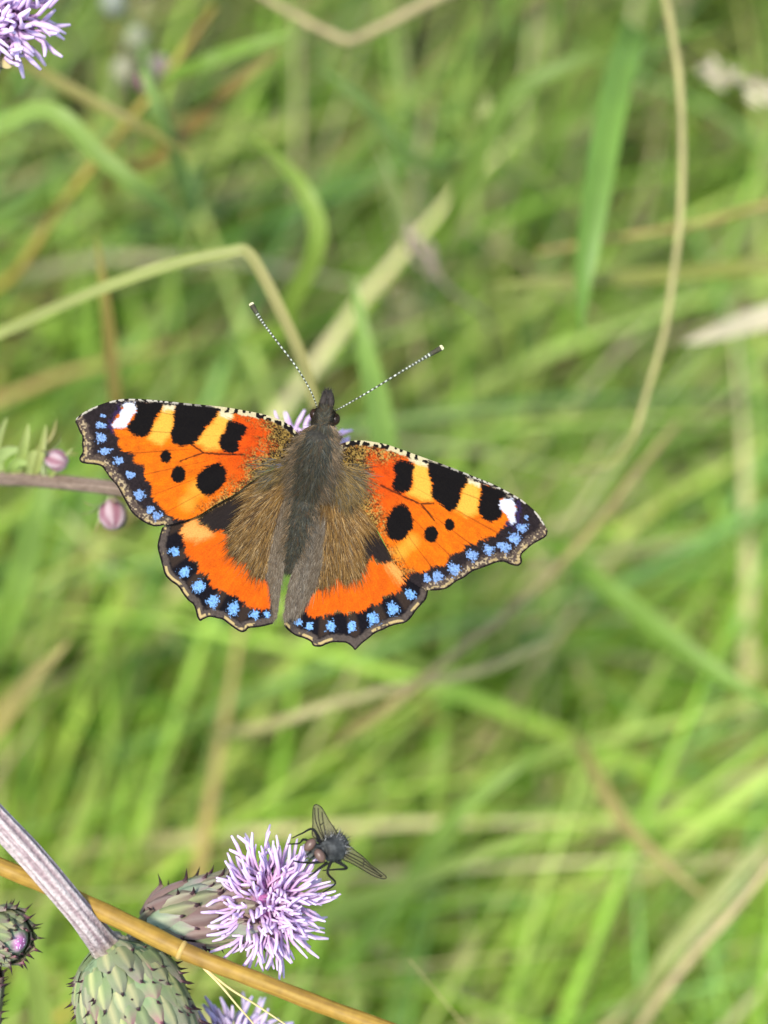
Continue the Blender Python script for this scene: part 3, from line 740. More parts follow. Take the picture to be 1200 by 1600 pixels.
RF = dict(side=1, fore=True, base=(535, 700),
  lead=z2([(70, 160), (95, 112), (150, 92), (210, 89), (270, 97), (330, 109), (400, 133), (470, 158), (540, 183), (600, 204), (660, 227), (720, 250), (780, 275), (850, 303), (920, 338), (990, 378), (1040, 418), (1080, 458), (1105, 498)]),
  outer=z2([(1124, 535), (1116, 562), (1085, 582), (1050, 602), (1015, 632), (994, 655), (997, 688), (978, 708), (940, 702), (910, 689), (870, 692), (830, 707), (790, 722), (750, 737), (710, 767), (670, 787), (630, 817), (590, 828), (550, 830)]),
  trail=z2([(520, 825), (490, 812), (455, 790), (425, 765), (395, 728), (365, 690), (335, 630), (300, 560), (262, 495), (215, 430), (160, 370), (100, 300), (60, 230)]),
  black=[z2(p) for p in (
    [(370, 195), (420, 185), (466, 205), (455, 250), (461, 300), (440, 335), (400, 353), (365, 335), (355, 300), (375, 260), (358, 225)],
    [(533, 186), (600, 206), (660, 229), (725, 255), (728, 295), (700, 330), (690, 380), (665, 430), (640, 438), (600, 410), (560, 380), (548, 340), (552, 300), (533, 250)],
    [(795, 295), (850, 318), (925, 352), (890, 380), (895, 420), (900, 465), (850, 490), (810, 480), (780, 440), (785, 390), (795, 350)],
    [(400, 398), (432, 420), (461, 480), (452, 530), (420, 570), (390, 589), (340, 570), (323, 530), (330, 470), (360, 425)])],
  dots=zs(z2, 3.158, [(548, 552, 35, 41), (640, 505, 25, 30)]),
  white=z2([(905, 378), (950, 373), (967, 420), (960, 460), (968, 497), (945, 502), (915, 450), (888, 420), (888, 395)]),
  margin=z2([(955, 365), (965, 420), (950, 480), (925, 492), (905, 515), (860, 560), (830, 575), (780, 572), (770, 600), (715, 605), (700, 640), (640, 655), (620, 700), (560, 712), (520, 737), (430, 748), (430, 800), (560, 900), (1000, 800), (1200, 600), (1100, 400), (1000, 340)]),
  blue=zs(z2, 3.158, [(996, 520, 26, 30), (960, 572, 29, 40), (908, 615, 36, 26), (832, 627, 28, 31), (748, 655, 31, 28), (660, 722, 31, 32), (578, 760, 34, 25), (527, 768, 22, 18), (1018, 466, 14, 14)]),
  yellow=[z2(p) for p in ([(470, 180), (528, 190), (550, 300), (556, 385), (500, 385), (430, 350), (458, 320), (455, 250)], [(735, 265), (792, 300), (785, 390), (778, 450), (720, 465), (668, 430), (690, 380), (705, 330), (728, 295)])],
  cream=[z2([(430, 140), (540, 180), (532, 225), (440, 190)]), z2([(727, 250), (800, 285), (790, 318), (730, 295)])],
  ysoft=[(500 + 450 / 3.158, 660 + 590 / 3.158, 22), (500 + 400 / 3.158, 660 + 640 / 3.158, 20)],
  gold=z2([(255, 190), (250, 260), (262, 350), (300, 450), (330, 580), (365, 660), (430, 745), (300, 760), (-50, 400), (-50, 100), (200, 60), (420, 120), (450, 165)]),
  lines=[z2([(300, 310), (400, 360), (490, 400), (560, 400)]), z2([(500, 405), (530, 440), (565, 485)])])
LH = dict(side=-1, fore=False, base=(470, 735),
  outer=z3([(165, 225), (142, 300), (130, 370), (148, 450), (168, 520), (188, 590), (235, 642), (290, 682), (330, 742), (370, 792), (408, 822), (428, 870), (440, 920), (462, 952), (490, 938), (540, 920), (600, 932), (640, 942), (700, 987), (750, 1022), (790, 1040), (822, 1030), (842, 1008), (900, 1002), (960, 992), (1030, 975)]),
  trail=z3([(1058, 930), (1070, 880), (1082, 780), (1098, 660), (1112, 590), (1135, 480), (1165, 300), (1190, 50), (1220, -150), (1160, -230), (1040, -230), (900, -150), (700, -20), (500, 80), (330, 130), (220, 170)]), lead=[],
  orange=z3([(300, 262), (350, 180), (420, 130), (450, 165), (455, 195), (520, 212), (547, 265), (640, 250), (690, 290), (675, 350), (690, 440), (740, 460), (760, 500), (810, 490), (845, 520), (850, 580), (900, 620), (990, 650), (1015, 720), (1010, 850), (950, 865), (850, 855), (780, 790), (720, 750), (650, 720), (600, 700), (540, 660), (520, 590), (450, 572), (440, 490), (380, 460), (340, 420), (350, 360), (335, 320)]),
  yellow=[z3([(300, 258), (350, 180), (420, 130), (450, 160), (460, 200), (530, 220), (555, 290), (500, 310), (420, 320), (335, 300)])],
  dark=z3([(440, 180), (500, 110), (640, 40), (800, -50), (830, -20), (790, 60), (720, 180), (690, 270), (560, 262), (520, 212)]),
  flange=z3([(1120, 20), (1075, 150), (1035, 290), (1005, 450), (985, 600), (1015, 690), (1022, 800), (1035, 870), (1045, 1000), (1300, 1000), (1300, -100), (1150, -60)]),
  blue=zs(z3, 5, [(265, 412, 40, 48), (345, 568, 54, 46), (455, 680, 50, 58), (565, 792, 52, 54), (722, 850, 50, 64), (890, 898, 56, 36), (985, 898, 40, 30)]))
RH = dict(side=1, fore=False, base=(508, 745),
  outer=z4([(1110, 440), (1095, 510), (1062, 552), (1022, 597), (982, 652), (942, 682), (890, 692), (840, 707), (800, 727), (740, 752), (690, 792), (650, 822), (620, 852), (598, 870), (580, 850), (540, 822), (490, 817), (440, 817), (400, 830), (360, 847), (310, 842), (290, 812), (240, 787), (190, 772), (140, 737), (110, 706)]),
  trail=z4([(102, 640), (115, 560), (130, 450), (148, 365), (170, 320), (210, 200), (250, 0), (270, -200), (300, -400), (400, -420), (520, -360), (640, -180), (760, 60), (860, 230), (950, 340), (1040, 400)]), lead=[],
  orange=z4([(245, 605), (290, 500), (340, 462), (440, 420), (480, 370), (510, 400), (545, 430), (580, 390), (630, 385), (660, 350), (670, 290), (720, 230), (760, 265), (810, 275), (860, 240), (900, 290), (955, 375), (930, 420), (910, 470), (850, 480), (800, 500), (770, 550), (710, 560), (660, 600), (600, 610), (540, 620), (480, 605), (420, 625), (350, 640), (290, 640)]),
  yellow=[z4([(815, 280), (865, 235), (960, 370), (905, 405), (850, 350)])],
  dark=z4([(650, 60), (720, 20), (800, 130), (870, 250), (815, 277), (760, 262), (720, 228), (680, 235), (655, 180)]),
  flange=z4([(395, -100), (390, 20), (378, 150), (370, 280), (325, 420), (255, 560), (205, 640), (130, 660), (60, 740), (-100, 740), (-100, -100)]),
  blue=zs(z4, 4.444, [(205, 672, 48, 25), (282, 703, 46, 36), (432, 702, 52, 50), (578, 705, 43, 46), (725, 650, 50, 54), (862, 582, 52, 42), (985, 482, 35, 46)]))

BODY_A, BODY_B = np.array((512.0, 640.0)), np.array((452.0, 893.0))
BD = (BODY_B - BODY_A) / np.linalg.norm(BODY_B - BODY_A)
def wing_height(Wd, x, y):
    """height of the wing membrane above the focus plane, in photo pixels"""
    u = np.abs((x - BODY_A[0]) * BD[1] - (y - BODY_A[1]) * BD[0])
    a = np.arctan2(y - Wd['base'][1], (x - Wd['base'][0]) * Wd['side']); r = np.hypot(x - Wd['base'][0], y - Wd['base'][1])
    cor = np.cos(a * (26 if Wd['fore'] else 24)) * sstep(40, 140, r) * 1.1
    if Wd['fore']:
        return 3 + 0.030 * u + 7 * np.sin(np.clip(u / 380, 0, 1) * math.pi) + cor
    fl = sstep(34, 8, u) * 13
    return -6 + 0.018 * u + 5 * np.sin(np.clip(u / 260, 0, 1) * math.pi) + fl + cor

GAIN = 0.455
def cl(*c): return lin(c)
def wing(Wd, name, parent):
    out = catmull(Wd['outer'], 4)
    lead = catmull(Wd['lead'], 4) if Wd['lead'] else np.zeros((0, 2))
    trail = catmull(Wd['trail'], 4)
    poly = np.concatenate([lead, out, trail])
    x0, y0 = poly.min(0) - 2; x1, y1 = poly.max(0) + 2
    gx = np.arange(x0, x1, 1.0); gy = np.arange(y0, y1, 1.0)
    X, Y = np.meshgrid(gx, gy, indexing='ij')
    cin = inside((X[:-1, :-1] + .5).ravel(), (Y[:-1, :-1] + .5).ravel(), poly).reshape(len(gx) - 1, len(gy) - 1)
    cnt = np.zeros(X.shape, int)
    for dx in (0, 1):
        for dy in (0, 1): cnt[dx:dx + cin.shape[0], dy:dy + cin.shape[1]] += cin
    rim = (cnt > 0) & (cnt < 4)
    x, y = X.ravel().copy(), Y.ravel().copy(); m = rim.ravel()
    _, qx, qy = seg_dist(x[m], y[m], poly); x[m] = qx; y[m] = qy
    idx = np.arange(X.size).reshape(X.shape)
    F = np.stack([idx[:-1, :-1], idx[:-1, 1:], idx[1:, 1:], idx[1:, :-1]], -1)[cin]
    used = np.unique(F); remap = np.full(X.size, -1); remap[used] = np.arange(len(used)); F = remap[F]
    x, y = x[used], y[used]
    # --- pattern, painted scale by scale from the traced shapes
    sx = Wd['side']; bx, by = Wd['base']
    ang = np.arctan2(y - by, (x - bx) * sx); rad = np.hypot(x - bx, y - by)
    streak = vnoise(ang * 95, rad / 11, 1) * .6 + vnoise(ang * 210, rad / 7, 2) * .4 - .5
    fine = vnoise(x / 1.6, y / 1.6, 3) - .5
    n2 = vnoise(x / 3.2, y / 3.2, 4) - .5
    n6 = vnoise(x / 9, y / 9, 5) - .5
    d_out = seg_dist(x, y, out, False)[0]
    def mask(p, soft=1.2, amp=3.0): return sstep(soft, -soft, sdf(x, y, p) + streak * amp * 1.3 + fine * amp * .5)
    def mix(c, new, m): return c * (1 - m[:, None]) + np.asarray(new) * m[:, None]
    black = cl(20, 16, 14)[None] * (1 + .5 * fine[:, None])
    if Wd['fore']:
        red = sstep(190, 70, rad)
        c = mix(np.tile(cl(246, 118, 4), (len(x), 1)), cl(226, 80, 0), red)
        c = c * (1 + .36 * streak + .26 * fine + .28 * n6)[:, None]
        for (a, b, r) in Wd['ysoft']: c = mix(c, cl(252, 176, 56), sstep(r, 2, np.hypot(x - a, y - b)) * .85)
        for p in Wd['yellow']: c = mix(c, cl(255, 190, 70), mask(p, 6, 5))
        for p in Wd['cream']: c = mix(c, cl(244, 226, 176), mask(p, 3, 5))
        for q in Wd['lines']: c = mix(c, cl(60, 28, 12), sstep(2.2, .6, seg_dist(x, y, q, False)[0] + n2 * 1.6) * .85)
        vein = sstep(.035, .0, np.abs(((ang * 7.0) % 1) - .5) * 140 / np.maximum(rad, 30) - .0) * sstep(90, 150, rad)
        c = c * (1 - .45 * vein)[:, None]
        # golden dusted wing base
        gm = sstep(14, -20, sdf(x, y, Wd['gold']) + n6 * 16 + fine * 24)
        d3 = vnoise(x / 1.5, y / 1.5, 9) * .75 + .25 * vnoise(x / 6, y / 6, 10)
        gold = np.where((d3 > .60)[:, None], cl(196, 158, 78), np.where((d3 > .40)[:, None], cl(128, 98, 44), cl(48, 38, 22)))
        gold = gold * (1 - .35 * sstep(70, 10, rad))[:, None]
        c = mix(c, gold, gm)
        # barred leading edge
        dl = seg_dist(x, y, lead, False)[0]
        ub = np.abs((x - BODY_A[0]) * BD[1] - (y - BODY_A[1]) * BD[0])
        bars = vnoise(ub / 4.2, dl / 5.5, 7)
        barc = np.where((bars > .50)[:, None], cl(226, 210, 160), cl(26, 22, 20))
        c = mix(c, barc, sstep(9.5, 6.5, dl + n2 * 3) * sstep(260, 215, ub) * sstep(10, 45, ub))
        c = mix(c, np.where((vnoise(x / 2.2, y / 2.2, 71) > .6)[:, None], cl(150, 136, 116), cl(40, 34, 32)), np.maximum(sstep(7.5, 5, dl + n2 * 3) * sstep(170, 215, ub), sstep(16, 11, dl) * sstep(268, 285, ub)))
        for p in Wd['black']: c = mix(c, black, mask(p, 1.8, 5.0))
        for (a, b, r, s_) in Wd['dots']:
            e_ = (np.hypot((x - a) / r, (y - b) / s_) - 1) * min(r, s_)
            c = mix(c, black, sstep(1.3, -1.3, e_ + streak * 2.2 + fine * 2))
        # dark outer margin
        md = mask(Wd['margin'], 2.6, 6)
        mc = mix(np.tile(cl(44, 36, 36), (len(x), 1)), cl(100, 84, 72), sstep(19, 10, d_out + n2 * 9))
        mc = mc * (1 + .5 * fine + .4 * n2)[:, None]
        spk = vnoise(x / 2.6, y / 2.6, 21)
        mc = mix(mc, cl(206, 182, 140), sstep(.66, .78, spk) * sstep(17, 10, d_out) * .9)
        c = mix(c, mc, md)
        c = mix(c, cl(238, 240, 250), mask(Wd['white'], 1.6, 5))
        vio = sstep(9, 0, np.abs(sdf(x, y, Wd['white']) - 4)) * md * .35
        c = mix(c, cl(70, 50, 120), vio * (n2 > -.1))
        edge = sstep(3.4, 2.2, dl + fine * 1.5) * sstep(150, 260, ub)
        c = mix(c, np.where((bars > .42)[:, None], cl(214, 204, 180), cl(40, 34, 30)), edge)
        bamp, bb = .60, (142, 178, 226)
    else:
        hs = vnoise(ang * 60, rad / 30, 11) * .5 + vnoise(ang * 150, rad / 16, 12) * .5
        hs = hs + .22 * fine
        hair = np.where((hs > .62)[:, None], cl(158, 122, 66), np.where((hs > .45)[:, None], cl(104, 78, 40), cl(58, 44, 28)))
        gl = (vnoise(x / 1.7, y / 1.7, 33) > .86)
        hair = np.where(gl[:, None], cl(214, 180, 118), hair)
        c = hair * (1 - .35 * sstep(80, 20, rad))[:, None]
        if 'dark' in Wd: c = mix(c, cl(46, 38, 34) * (1 + .4 * streak[:, None]), mask(Wd['dark'], 3, 6))
        om = mask(Wd['orange'], 2.2, 9)
        org = np.tile(cl(244, 106, 10), (len(x), 1)) * (1 + .34 * streak + .26 * fine + .25 * n6)[:, None]
        for p in Wd['yellow']: org = mix(org, cl(250, 186, 96), mask(p, 9, 9) * .85)
        # dark outer margin
        s_or = sdf(x, y, Wd['orange'])
        rim_ = sstep(50, 42, d_out)
        mc = mix(np.tile(cl(22, 19, 24), (len(x), 1)), cl(96, 84, 74), sstep(14.5, 10, d_out + n2 * 3))
        mc = mc * (1 + .45 * fine + .3 * n2)[:, None]
        brn = sstep(.25, .1, np.abs(((ang * 5.2 + .3) % 1) - .5)) * sstep(12, 16, d_out) * .5
        mc = mix(mc, cl(84, 66, 50), brn)
        c = mix(c, mc, rim_)
        c = mix(c, org, om)
        fm = mask(Wd['flange'], 7, 8)
        grey = np.tile(cl(126, 112, 94), (len(x), 1)) * (1 + .9 * n2 * sstep(830, 900, y) + .3 * streak + .25 * fine)[:, None]
        spk = sstep(.62, .9, vnoise(x / 2.0, y / 2.0, 41)) * sstep(860, 900, y) * .6
        grey = mix(grey, cl(190, 180, 168), spk)
        c = mix(c, grey, fm * sstep(3, 9, d_out + 40 * (y < 960)))
        bamp, bb = .5, (134, 186, 240)
    for (a, b, r, s_) in Wd['blue']:
        ux, uy = a - bx, b - by; un = math.hypot(ux, uy); ux /= un; uy /= un
        ru = r * abs(ux) + s_ * abs(uy); rv = r * abs(uy) + s_ * abs(ux)
        uu = ((x - a) * ux + (y - b) * uy) / ru; vv = ((x - a) * uy - (y - b) * ux) / rv
        q = np.maximum(np.abs(uu), np.abs(vv) / np.clip(.72 + .34 * uu, .3, 1.1)) * .55 + np.hypot(uu, vv) * .5     # wedge, broad end outwards
        q = q + (vnoise(x / 3.0, y / 3.0, 51) - .5) * bamp * .9 + (vnoise(x / 1.4, y / 1.4, 53) - .5) * .6 + .24
        bl = np.array(cl(*bb))[None] * (1 + .9 * (vnoise(x / 1.8, y / 1.8, 52) - .5))[:, None]
        c = mix(c, bl, sstep(1.0, .80, q) * (.93 if Wd['fore'] else .97))
    # cream dashes and black fringe along the outer edge
    arc = vnoise(ang * (28 if Wd['fore'] else 22), rad * 0, 61)
    c = mix(c, cl(226, 196, 130), sstep(7.8, 6.4, d_out) * sstep(2.6, 3.8, d_out) * sstep(.40, .52, arc + n2 * (1.3 if Wd['fore'] else .45) - (.08 if Wd['fore'] else 0)) * (.6 if Wd['fore'] else .9))
    c = mix(c, cl(22, 18, 16), sstep(3.2, 2.2, d_out + n2 * 1.5) * .92)
    c = np.clip(c * GAIN, 0.002, .85)
    h = wing_height(Wd, x, y)
    V = at_np(x, y, FOC - S * h)
    o = part(name, V, F, [M_WING, M_UNDER], parent, cols=c)
    sm = o.modifiers.new('thickness', 'SOLIDIFY'); sm.thickness = 0.00007; sm.offset = -1; sm.material_offset = 1
    return o

BF = empty('butterfly', at(480, 760, .1835))
tag(BF, 'orange black and blue spotted butterfly with wings spread on a thistle', 'butterfly')
wings = {}
for Wd, nm in ((LF, 'forewing'), (RF, 'forewing'), (LH, 'hindwing'), (RH, 'hindwing')):
    wings[id(Wd)] = wing(Wd, nm, BF)

# body: one skin from the tip of the abdomen to the brow
BP = [(451, 895, 3, -1), (454, 884, 10, 0), (459, 862, 16, 1), (464, 838, 20, 2), (469, 812, 22, 3), (474, 788, 23, 3), (478, 772, 21, 2), (483, 752, 29, 3), (488, 728, 34, 4), (493, 704, 34, 4), (498, 684, 28, 3), (502, 671, 18, 2), (504, 662, 19, 2), (507, 650, 20, 3), (509, 640, 15, 2), (510, 634, 6, 1)]
Q = catmull([(a, b) for a, b, _, _ in BP], 5); RR = catmull([(r, h) for *_, r, h in BP], 5)
P = at_np(Q[:, 0], Q[:, 1], FOC - S * (RR[:, 1] - 2))
V, F, ring = tube(P, np.maximum(RR[:, 0], 2) * S, 26)
yy = Q[ring, 1]
seg = np.cos(yy / 3.4) * sstep(770, 790, yy)
cen = P[ring]; V = cen + (V - cen) * (1 + .03 * seg)[:, None]
V = cen + (V - cen) - np.array(FWD) * ((V - cen) @ np.array(FWD))[:, None] * .25
cc = cl(58, 54, 44)[None] * (1 + .3 * seg[:, None]) * .6
part('body', V, F, M_CHITIN, BF, cols=np.tile(cc, (1, 1)))

def body_at(k):
    """row of the body: centre pixel, radius, height"""
    return Q[k], RR[k]
for sgn, ex, ey, er in ((-1, 491.5, 648, 8), (1, 524, 655, 8)):
    V, F = ellipsoid(at(ex, ey, FOC - S * 2), np.array(UP) * .9 + np.array(RIGHT) * sgn * .15, er * 1.2 * S, er * .95 * S, 10, 14)
    part('eye', V, F, M_EYE, BF)
for sgn in (-1, 1):
    P = catmull([np.array(at(*p)) for p in ((508 + sgn * 6, 640, FOC), (511 + sgn * 6, 628, FOC - .0003), (512 + sgn * 4, 617, FOC - .0002), (512 + sgn * 1.0, 610, FOC + .0003))], 5)
    V, F, rg = tube(P, np.interp(np.linspace(0, 1, len(P)), [0, .3, .7, 1], [5, 6, 5, 1]) * S, 8)
    part('palp', V, F, M_CHITIN, BF, cols=np.tile(cl(62, 54, 46) * .6, (len(V), 1)))

def antenna(pts, n):
    P = catmull([np.array(at(*p)) for p in pts], 60); L = np.linspace(0, 1, len(P))
    R = np.interp(L, [0, .05, .6, .80, .86, .90], [1.0, 1.0, 1.5, 2.2, 3.1, 4.0]) * S
    k = int(len(P) * .885)
    V, F, rg = tube(P[:k], R[:k], 8)
    ph = (L[rg] * n) % 1
    wh = (ph < np.interp(L[rg], [0, .5, .85], [.38, .40, .34])) 
    c = np.where(wh[:, None], cl(214, 218, 196) * .55, cl(84, 86, 62) * .5)
    a = part('antenna', V, F, M_CHITIN, BF, cols=c)
    Rc = np.interp(L[k - 2:], [.88, .93, .985, 1], [3.6, 4.1, 4.3, 3.6]) * S
    V, F, rg = tube(P[k - 2:], Rc, 10)
    t = rg / rg.max()
    part('club', V, F, M_CHITIN, a, cols=np.where((t > .72)[:, None], cl(250, 240, 186) * .6, cl(84, 80, 58) * .5))
antenna([(497, 640, FOC - .0002), (485, 610, FOC - .0008), (462, 572, FOC - .0012), (430, 530, FOC - .0014), (408, 500, FOC - .0012), (392, 474, FOC - .0010)], 34)
antenna([(519, 644, FOC - .0002), (540, 633, FOC - .0008), (578, 611, FOC - .0012), (625, 582, FOC - .0014), (660, 561, FOC - .0012), (692, 542, FOC - .0010)], 34)
for sgn, (kx, ky), (fx, fy) in ((-1, (455, 668), (452, 690)), (1, (532, 684), (520, 700)), (-1, (448, 745), (455, 735)), (1, (520, 760), (500, 740))):
    P = catmull([np.array(at(*p)) for p in ((490 + sgn * 8, 720, FOC + .001), (kx, ky, FOC + .0028), ((kx + fx) / 2, (ky + fy) / 2, FOC + .0055), (fx, fy, FOC + .0088))], 5)
    V, F, rg = tube(P, np.linspace(3.2, 1.4, len(P)) * S, 7)
    part('leg', V, F, M_CHITIN, BF, cols=np.tile(cl(70, 58, 40) * .5, (len(V), 1)))

def hairs(name, parent, X, Y, H, DX, DY, DH, W, C, curl=0.15, seed=3):
    """tapered hairs: root pixel + height, run in pixels, lift in pixels"""
    r = np.random.default_rng(seed); n = len(X); k = 4
    t = np.linspace(0, 1, k)[None]
    cx = X[:, None] + DX[:, None] * t + (-DY[:, None]) * (r.normal(0, curl, n)[:, None]) * t * t
    cy = Y[:, None] + DY[:, None] * t + (DX[:, None]) * (r.normal(0, curl, n)[:, None]) * t * t
    hh = H[:, None] + DH[:, None] * np.sin(t * 2.0)
    L = np.hypot(DX, DY) + 1e-6; nx, ny = -DY / L, DX / L
    hw = W[:, None] * (1 - t * .85) * .5
    a = at_np(cx - nx[:, None] * hw, cy - ny[:, None] * hw, FOC - S * hh)
    b = at_np(cx + nx[:, None] * hw, cy + ny[:, None] * hw, FOC - S * (hh + .3))
    V = np.stack([a, b], 2).reshape(-1, 3)
    base = (np.arange(n) * k * 2)[:, None]; i = np.arange(k - 1)[None] * 2; q = base + i
    F = np.stack([q, q + 1, q + 3, q + 2], -1).reshape(-1, 4)
    o = part(name, V, F, M_FUR, parent, cols=np.repeat(C, k * 2, 0))
    return tag(o, kind='stuff')

def pick(r, n, cols, p): return np.array([lin(c) for c in cols])[r.choice(len(cols), n, p=p)]
# long hairs lying over the wing bases
for Wd, sd_ in ((LH, 5), (RH, 6)):
    r = np.random.default_rng(sd_); n = 15000
    poly = np.array(Wd['outer'] + Wd['trail'])
    x = r.uniform(poly[:, 0].min(), poly[:, 0].max(), n); y = r.uniform(740, 935, n)
    bx, by = Wd['base']
    ok = inside(x, y, poly) & (sdf(x, y, Wd['orange']) > 14 + r.uniform(-12, 6, n)) & (sdf(x, y, Wd['flange']) > 2) & (sdf(x, y, Wd['dark']) > 4)
    fpoly = np.array((LF if Wd is LH else RF)['lead'] + (LF if Wd is LH else RF)['outer'] + (LF if Wd is LH else RF)['trail'])
    dout = seg_dist(x, y, catmull(Wd['outer'], 3), False)[0]
    ok &= ~inside(x, y, fpoly) & (dout > 45)
    x, y = x[ok], y[ok]; n = len(x)
    a = np.arctan2(y - by, x - bx) + r.normal(0, .10, n); L = r.uniform(14, 34, n)
    C_ = pick(r, n, [(178, 136, 70), (134, 98, 50), (84, 62, 36), (220, 184, 124), (140, 124, 96)], [.34, .30, .18, .10, .08]) * .55
    hairs('wing_fur', wings[id(Wd)], x, y, wing_height(Wd, x, y) + .4, np.cos(a) * L, np.sin(a) * L, r.uniform(.4, 1.6, n), r.uniform(.5, 1.0, n), C_, .12, sd_)
for Wd, sd_ in ((LF, 15), (RF, 16)):
    r = np.random.default_rng(sd_); n = 1700
    bx, by = (470, 715) if Wd is LF else (515, 722)
    a0 = math.radians(128) if Wd is LF else math.radians(58)
    rr_ = r.uniform(6, 70, n); a = a0 + r.normal(0, .38, n)
    x = bx + np.cos(a) * rr_; y = by + np.sin(a) * rr_
    fpoly = np.array(Wd['lead'] + Wd['outer'] + Wd['trail'])
    ok = (sdf(x, y, fpoly) < 22) & (sdf(x, y, np.array(Wd['gold'])) < -6)
    x, y, a = x[ok], y[ok], a[ok]; n = len(x); L = r.uniform(12, 30, n); a = a + r.normal(0, .12, n)
    C_ = pick(r, n, [(160, 132, 78), (116, 96, 56), (80, 72, 54), (124, 124, 112), (190, 156, 90)], [.28, .28, .18, .13, .13]) * .55
    hairs('wing_fur', wings[id(Wd)], x, y, wing_height(Wd, x, y) + .6, np.cos(a) * L, np.sin(a) * L, r.uniform(1, 3.5, n), r.uniform(.5, 1.0, n), C_, .15, sd_)
for Wd, sd_ in ((LH, 25), (RH, 26)):
    r = np.random.default_rng(sd_); n = 9000
    fl = np.array(Wd['flange']); poly = np.array(Wd['outer'] + Wd['trail'])
    x = r.uniform(415, 510, n); y = r.uniform(770, 965, n)
    ok = inside(x, y, fl) & inside(x, y, poly) & (seg_dist(x, y, catmull(Wd['outer'], 3), False)[0] > 12)
    x, y = x[ok], y[ok]; n = len(x); L = r.uniform(8, 18, n)
    dxy = BD[None] + r.normal(0, .16, (n, 2)); dxy[:, 0] += -.12 * Wd['side']
    C_ = pick(r, n, [(158, 142, 116), (136, 118, 94), (116, 100, 80), (182, 168, 144)], [.36, .34, .18, .12]) * .62
    hairs('wing_fur', wings[id(Wd)], x, y, wing_height(Wd, x, y) + .3, dxy[:, 0] * L, dxy[:, 1] * L, r.uniform(.2, 1.0, n), r.uniform(.4, .8, n), C_, .12, sd_)
# fur of the body
r = np.random.default_rng(9); n = 11000
k = np.clip((np.concatenate([r.uniform(.04, .45, n * 3 // 10), r.uniform(.42, .97, n - n * 3 // 10)]) * len(Q)).astype(int), 0, len(Q) - 1)
v = r.uniform(-1.0, 1.0, n); pc = Q[k]; rad = RR[k, 0]
perp = np.array([BD[1], -BD[0]])            # to the right of the body in the photo
x = pc[:, 0] + perp[0] * v * rad; y = pc[:, 1] + perp[1] * v * rad
h = RR[k, 1] - 2 + np.sqrt(np.clip(1 - v * v, 0, 1)) * rad * .75
head = y < 664
W_ = np.where(head & (np.abs(v) > .35), .05, 1.0)
back = r.uniform(8, 20, n) * np.where(head, -.25, 1) * np.where(y > 775, .7, 1)
outw = v * r.uniform(2, 22, n) * np.where(y > 775, .35, 1)
dx = BD[0] * back + perp[0] * outw + r.normal(0, 2, n); dy = BD[1] * back + perp[1] * outw + r.normal(0, 2, n)
side_ = np.abs(v) > .62
C_ = np.where(side_[:, None], pick(r, n, [(158, 132, 98), (118, 100, 72), (98, 96, 82), (188, 160, 122)], [.3, .35, .23, .12]),
              pick(r, n, [(78, 80, 68), (98, 90, 64), (62, 60, 48), (122, 120, 102), (112, 86, 56)], [.32, .28, .18, .10, .12])) * .55
hairs('fur', BF, x, y, h, dx, dy, r.uniform(.5, 5, n) * np.where(y > 775, .4, 1) * np.where(head, .4, 1), r.uniform(.6, 1.2, n) * W_, C_, .25, 10)

r = np.random.default_rng(31); n = 420
t = r.uniform(0, 1, n); sg = r.choice([-1, 1], n)
x = 508 + 4 * t + sg * (5 - 3.5 * t) + r.normal(0, 2.2, n); y = 640 - 27 * t
hairs('fur', BF, x, y, 4 + r.uniform(0, 4, n), r.normal(0, 1.6, n) + sg * 1.2, -r.uniform(5, 11, n), r.uniform(-1, 2, n), r.uniform(.7, 1.3, n),
      pick(r, n, [(70, 62, 52), (44, 40, 34), (110, 98, 80)], [.45, .4, .15]) * .5, .2, 32)

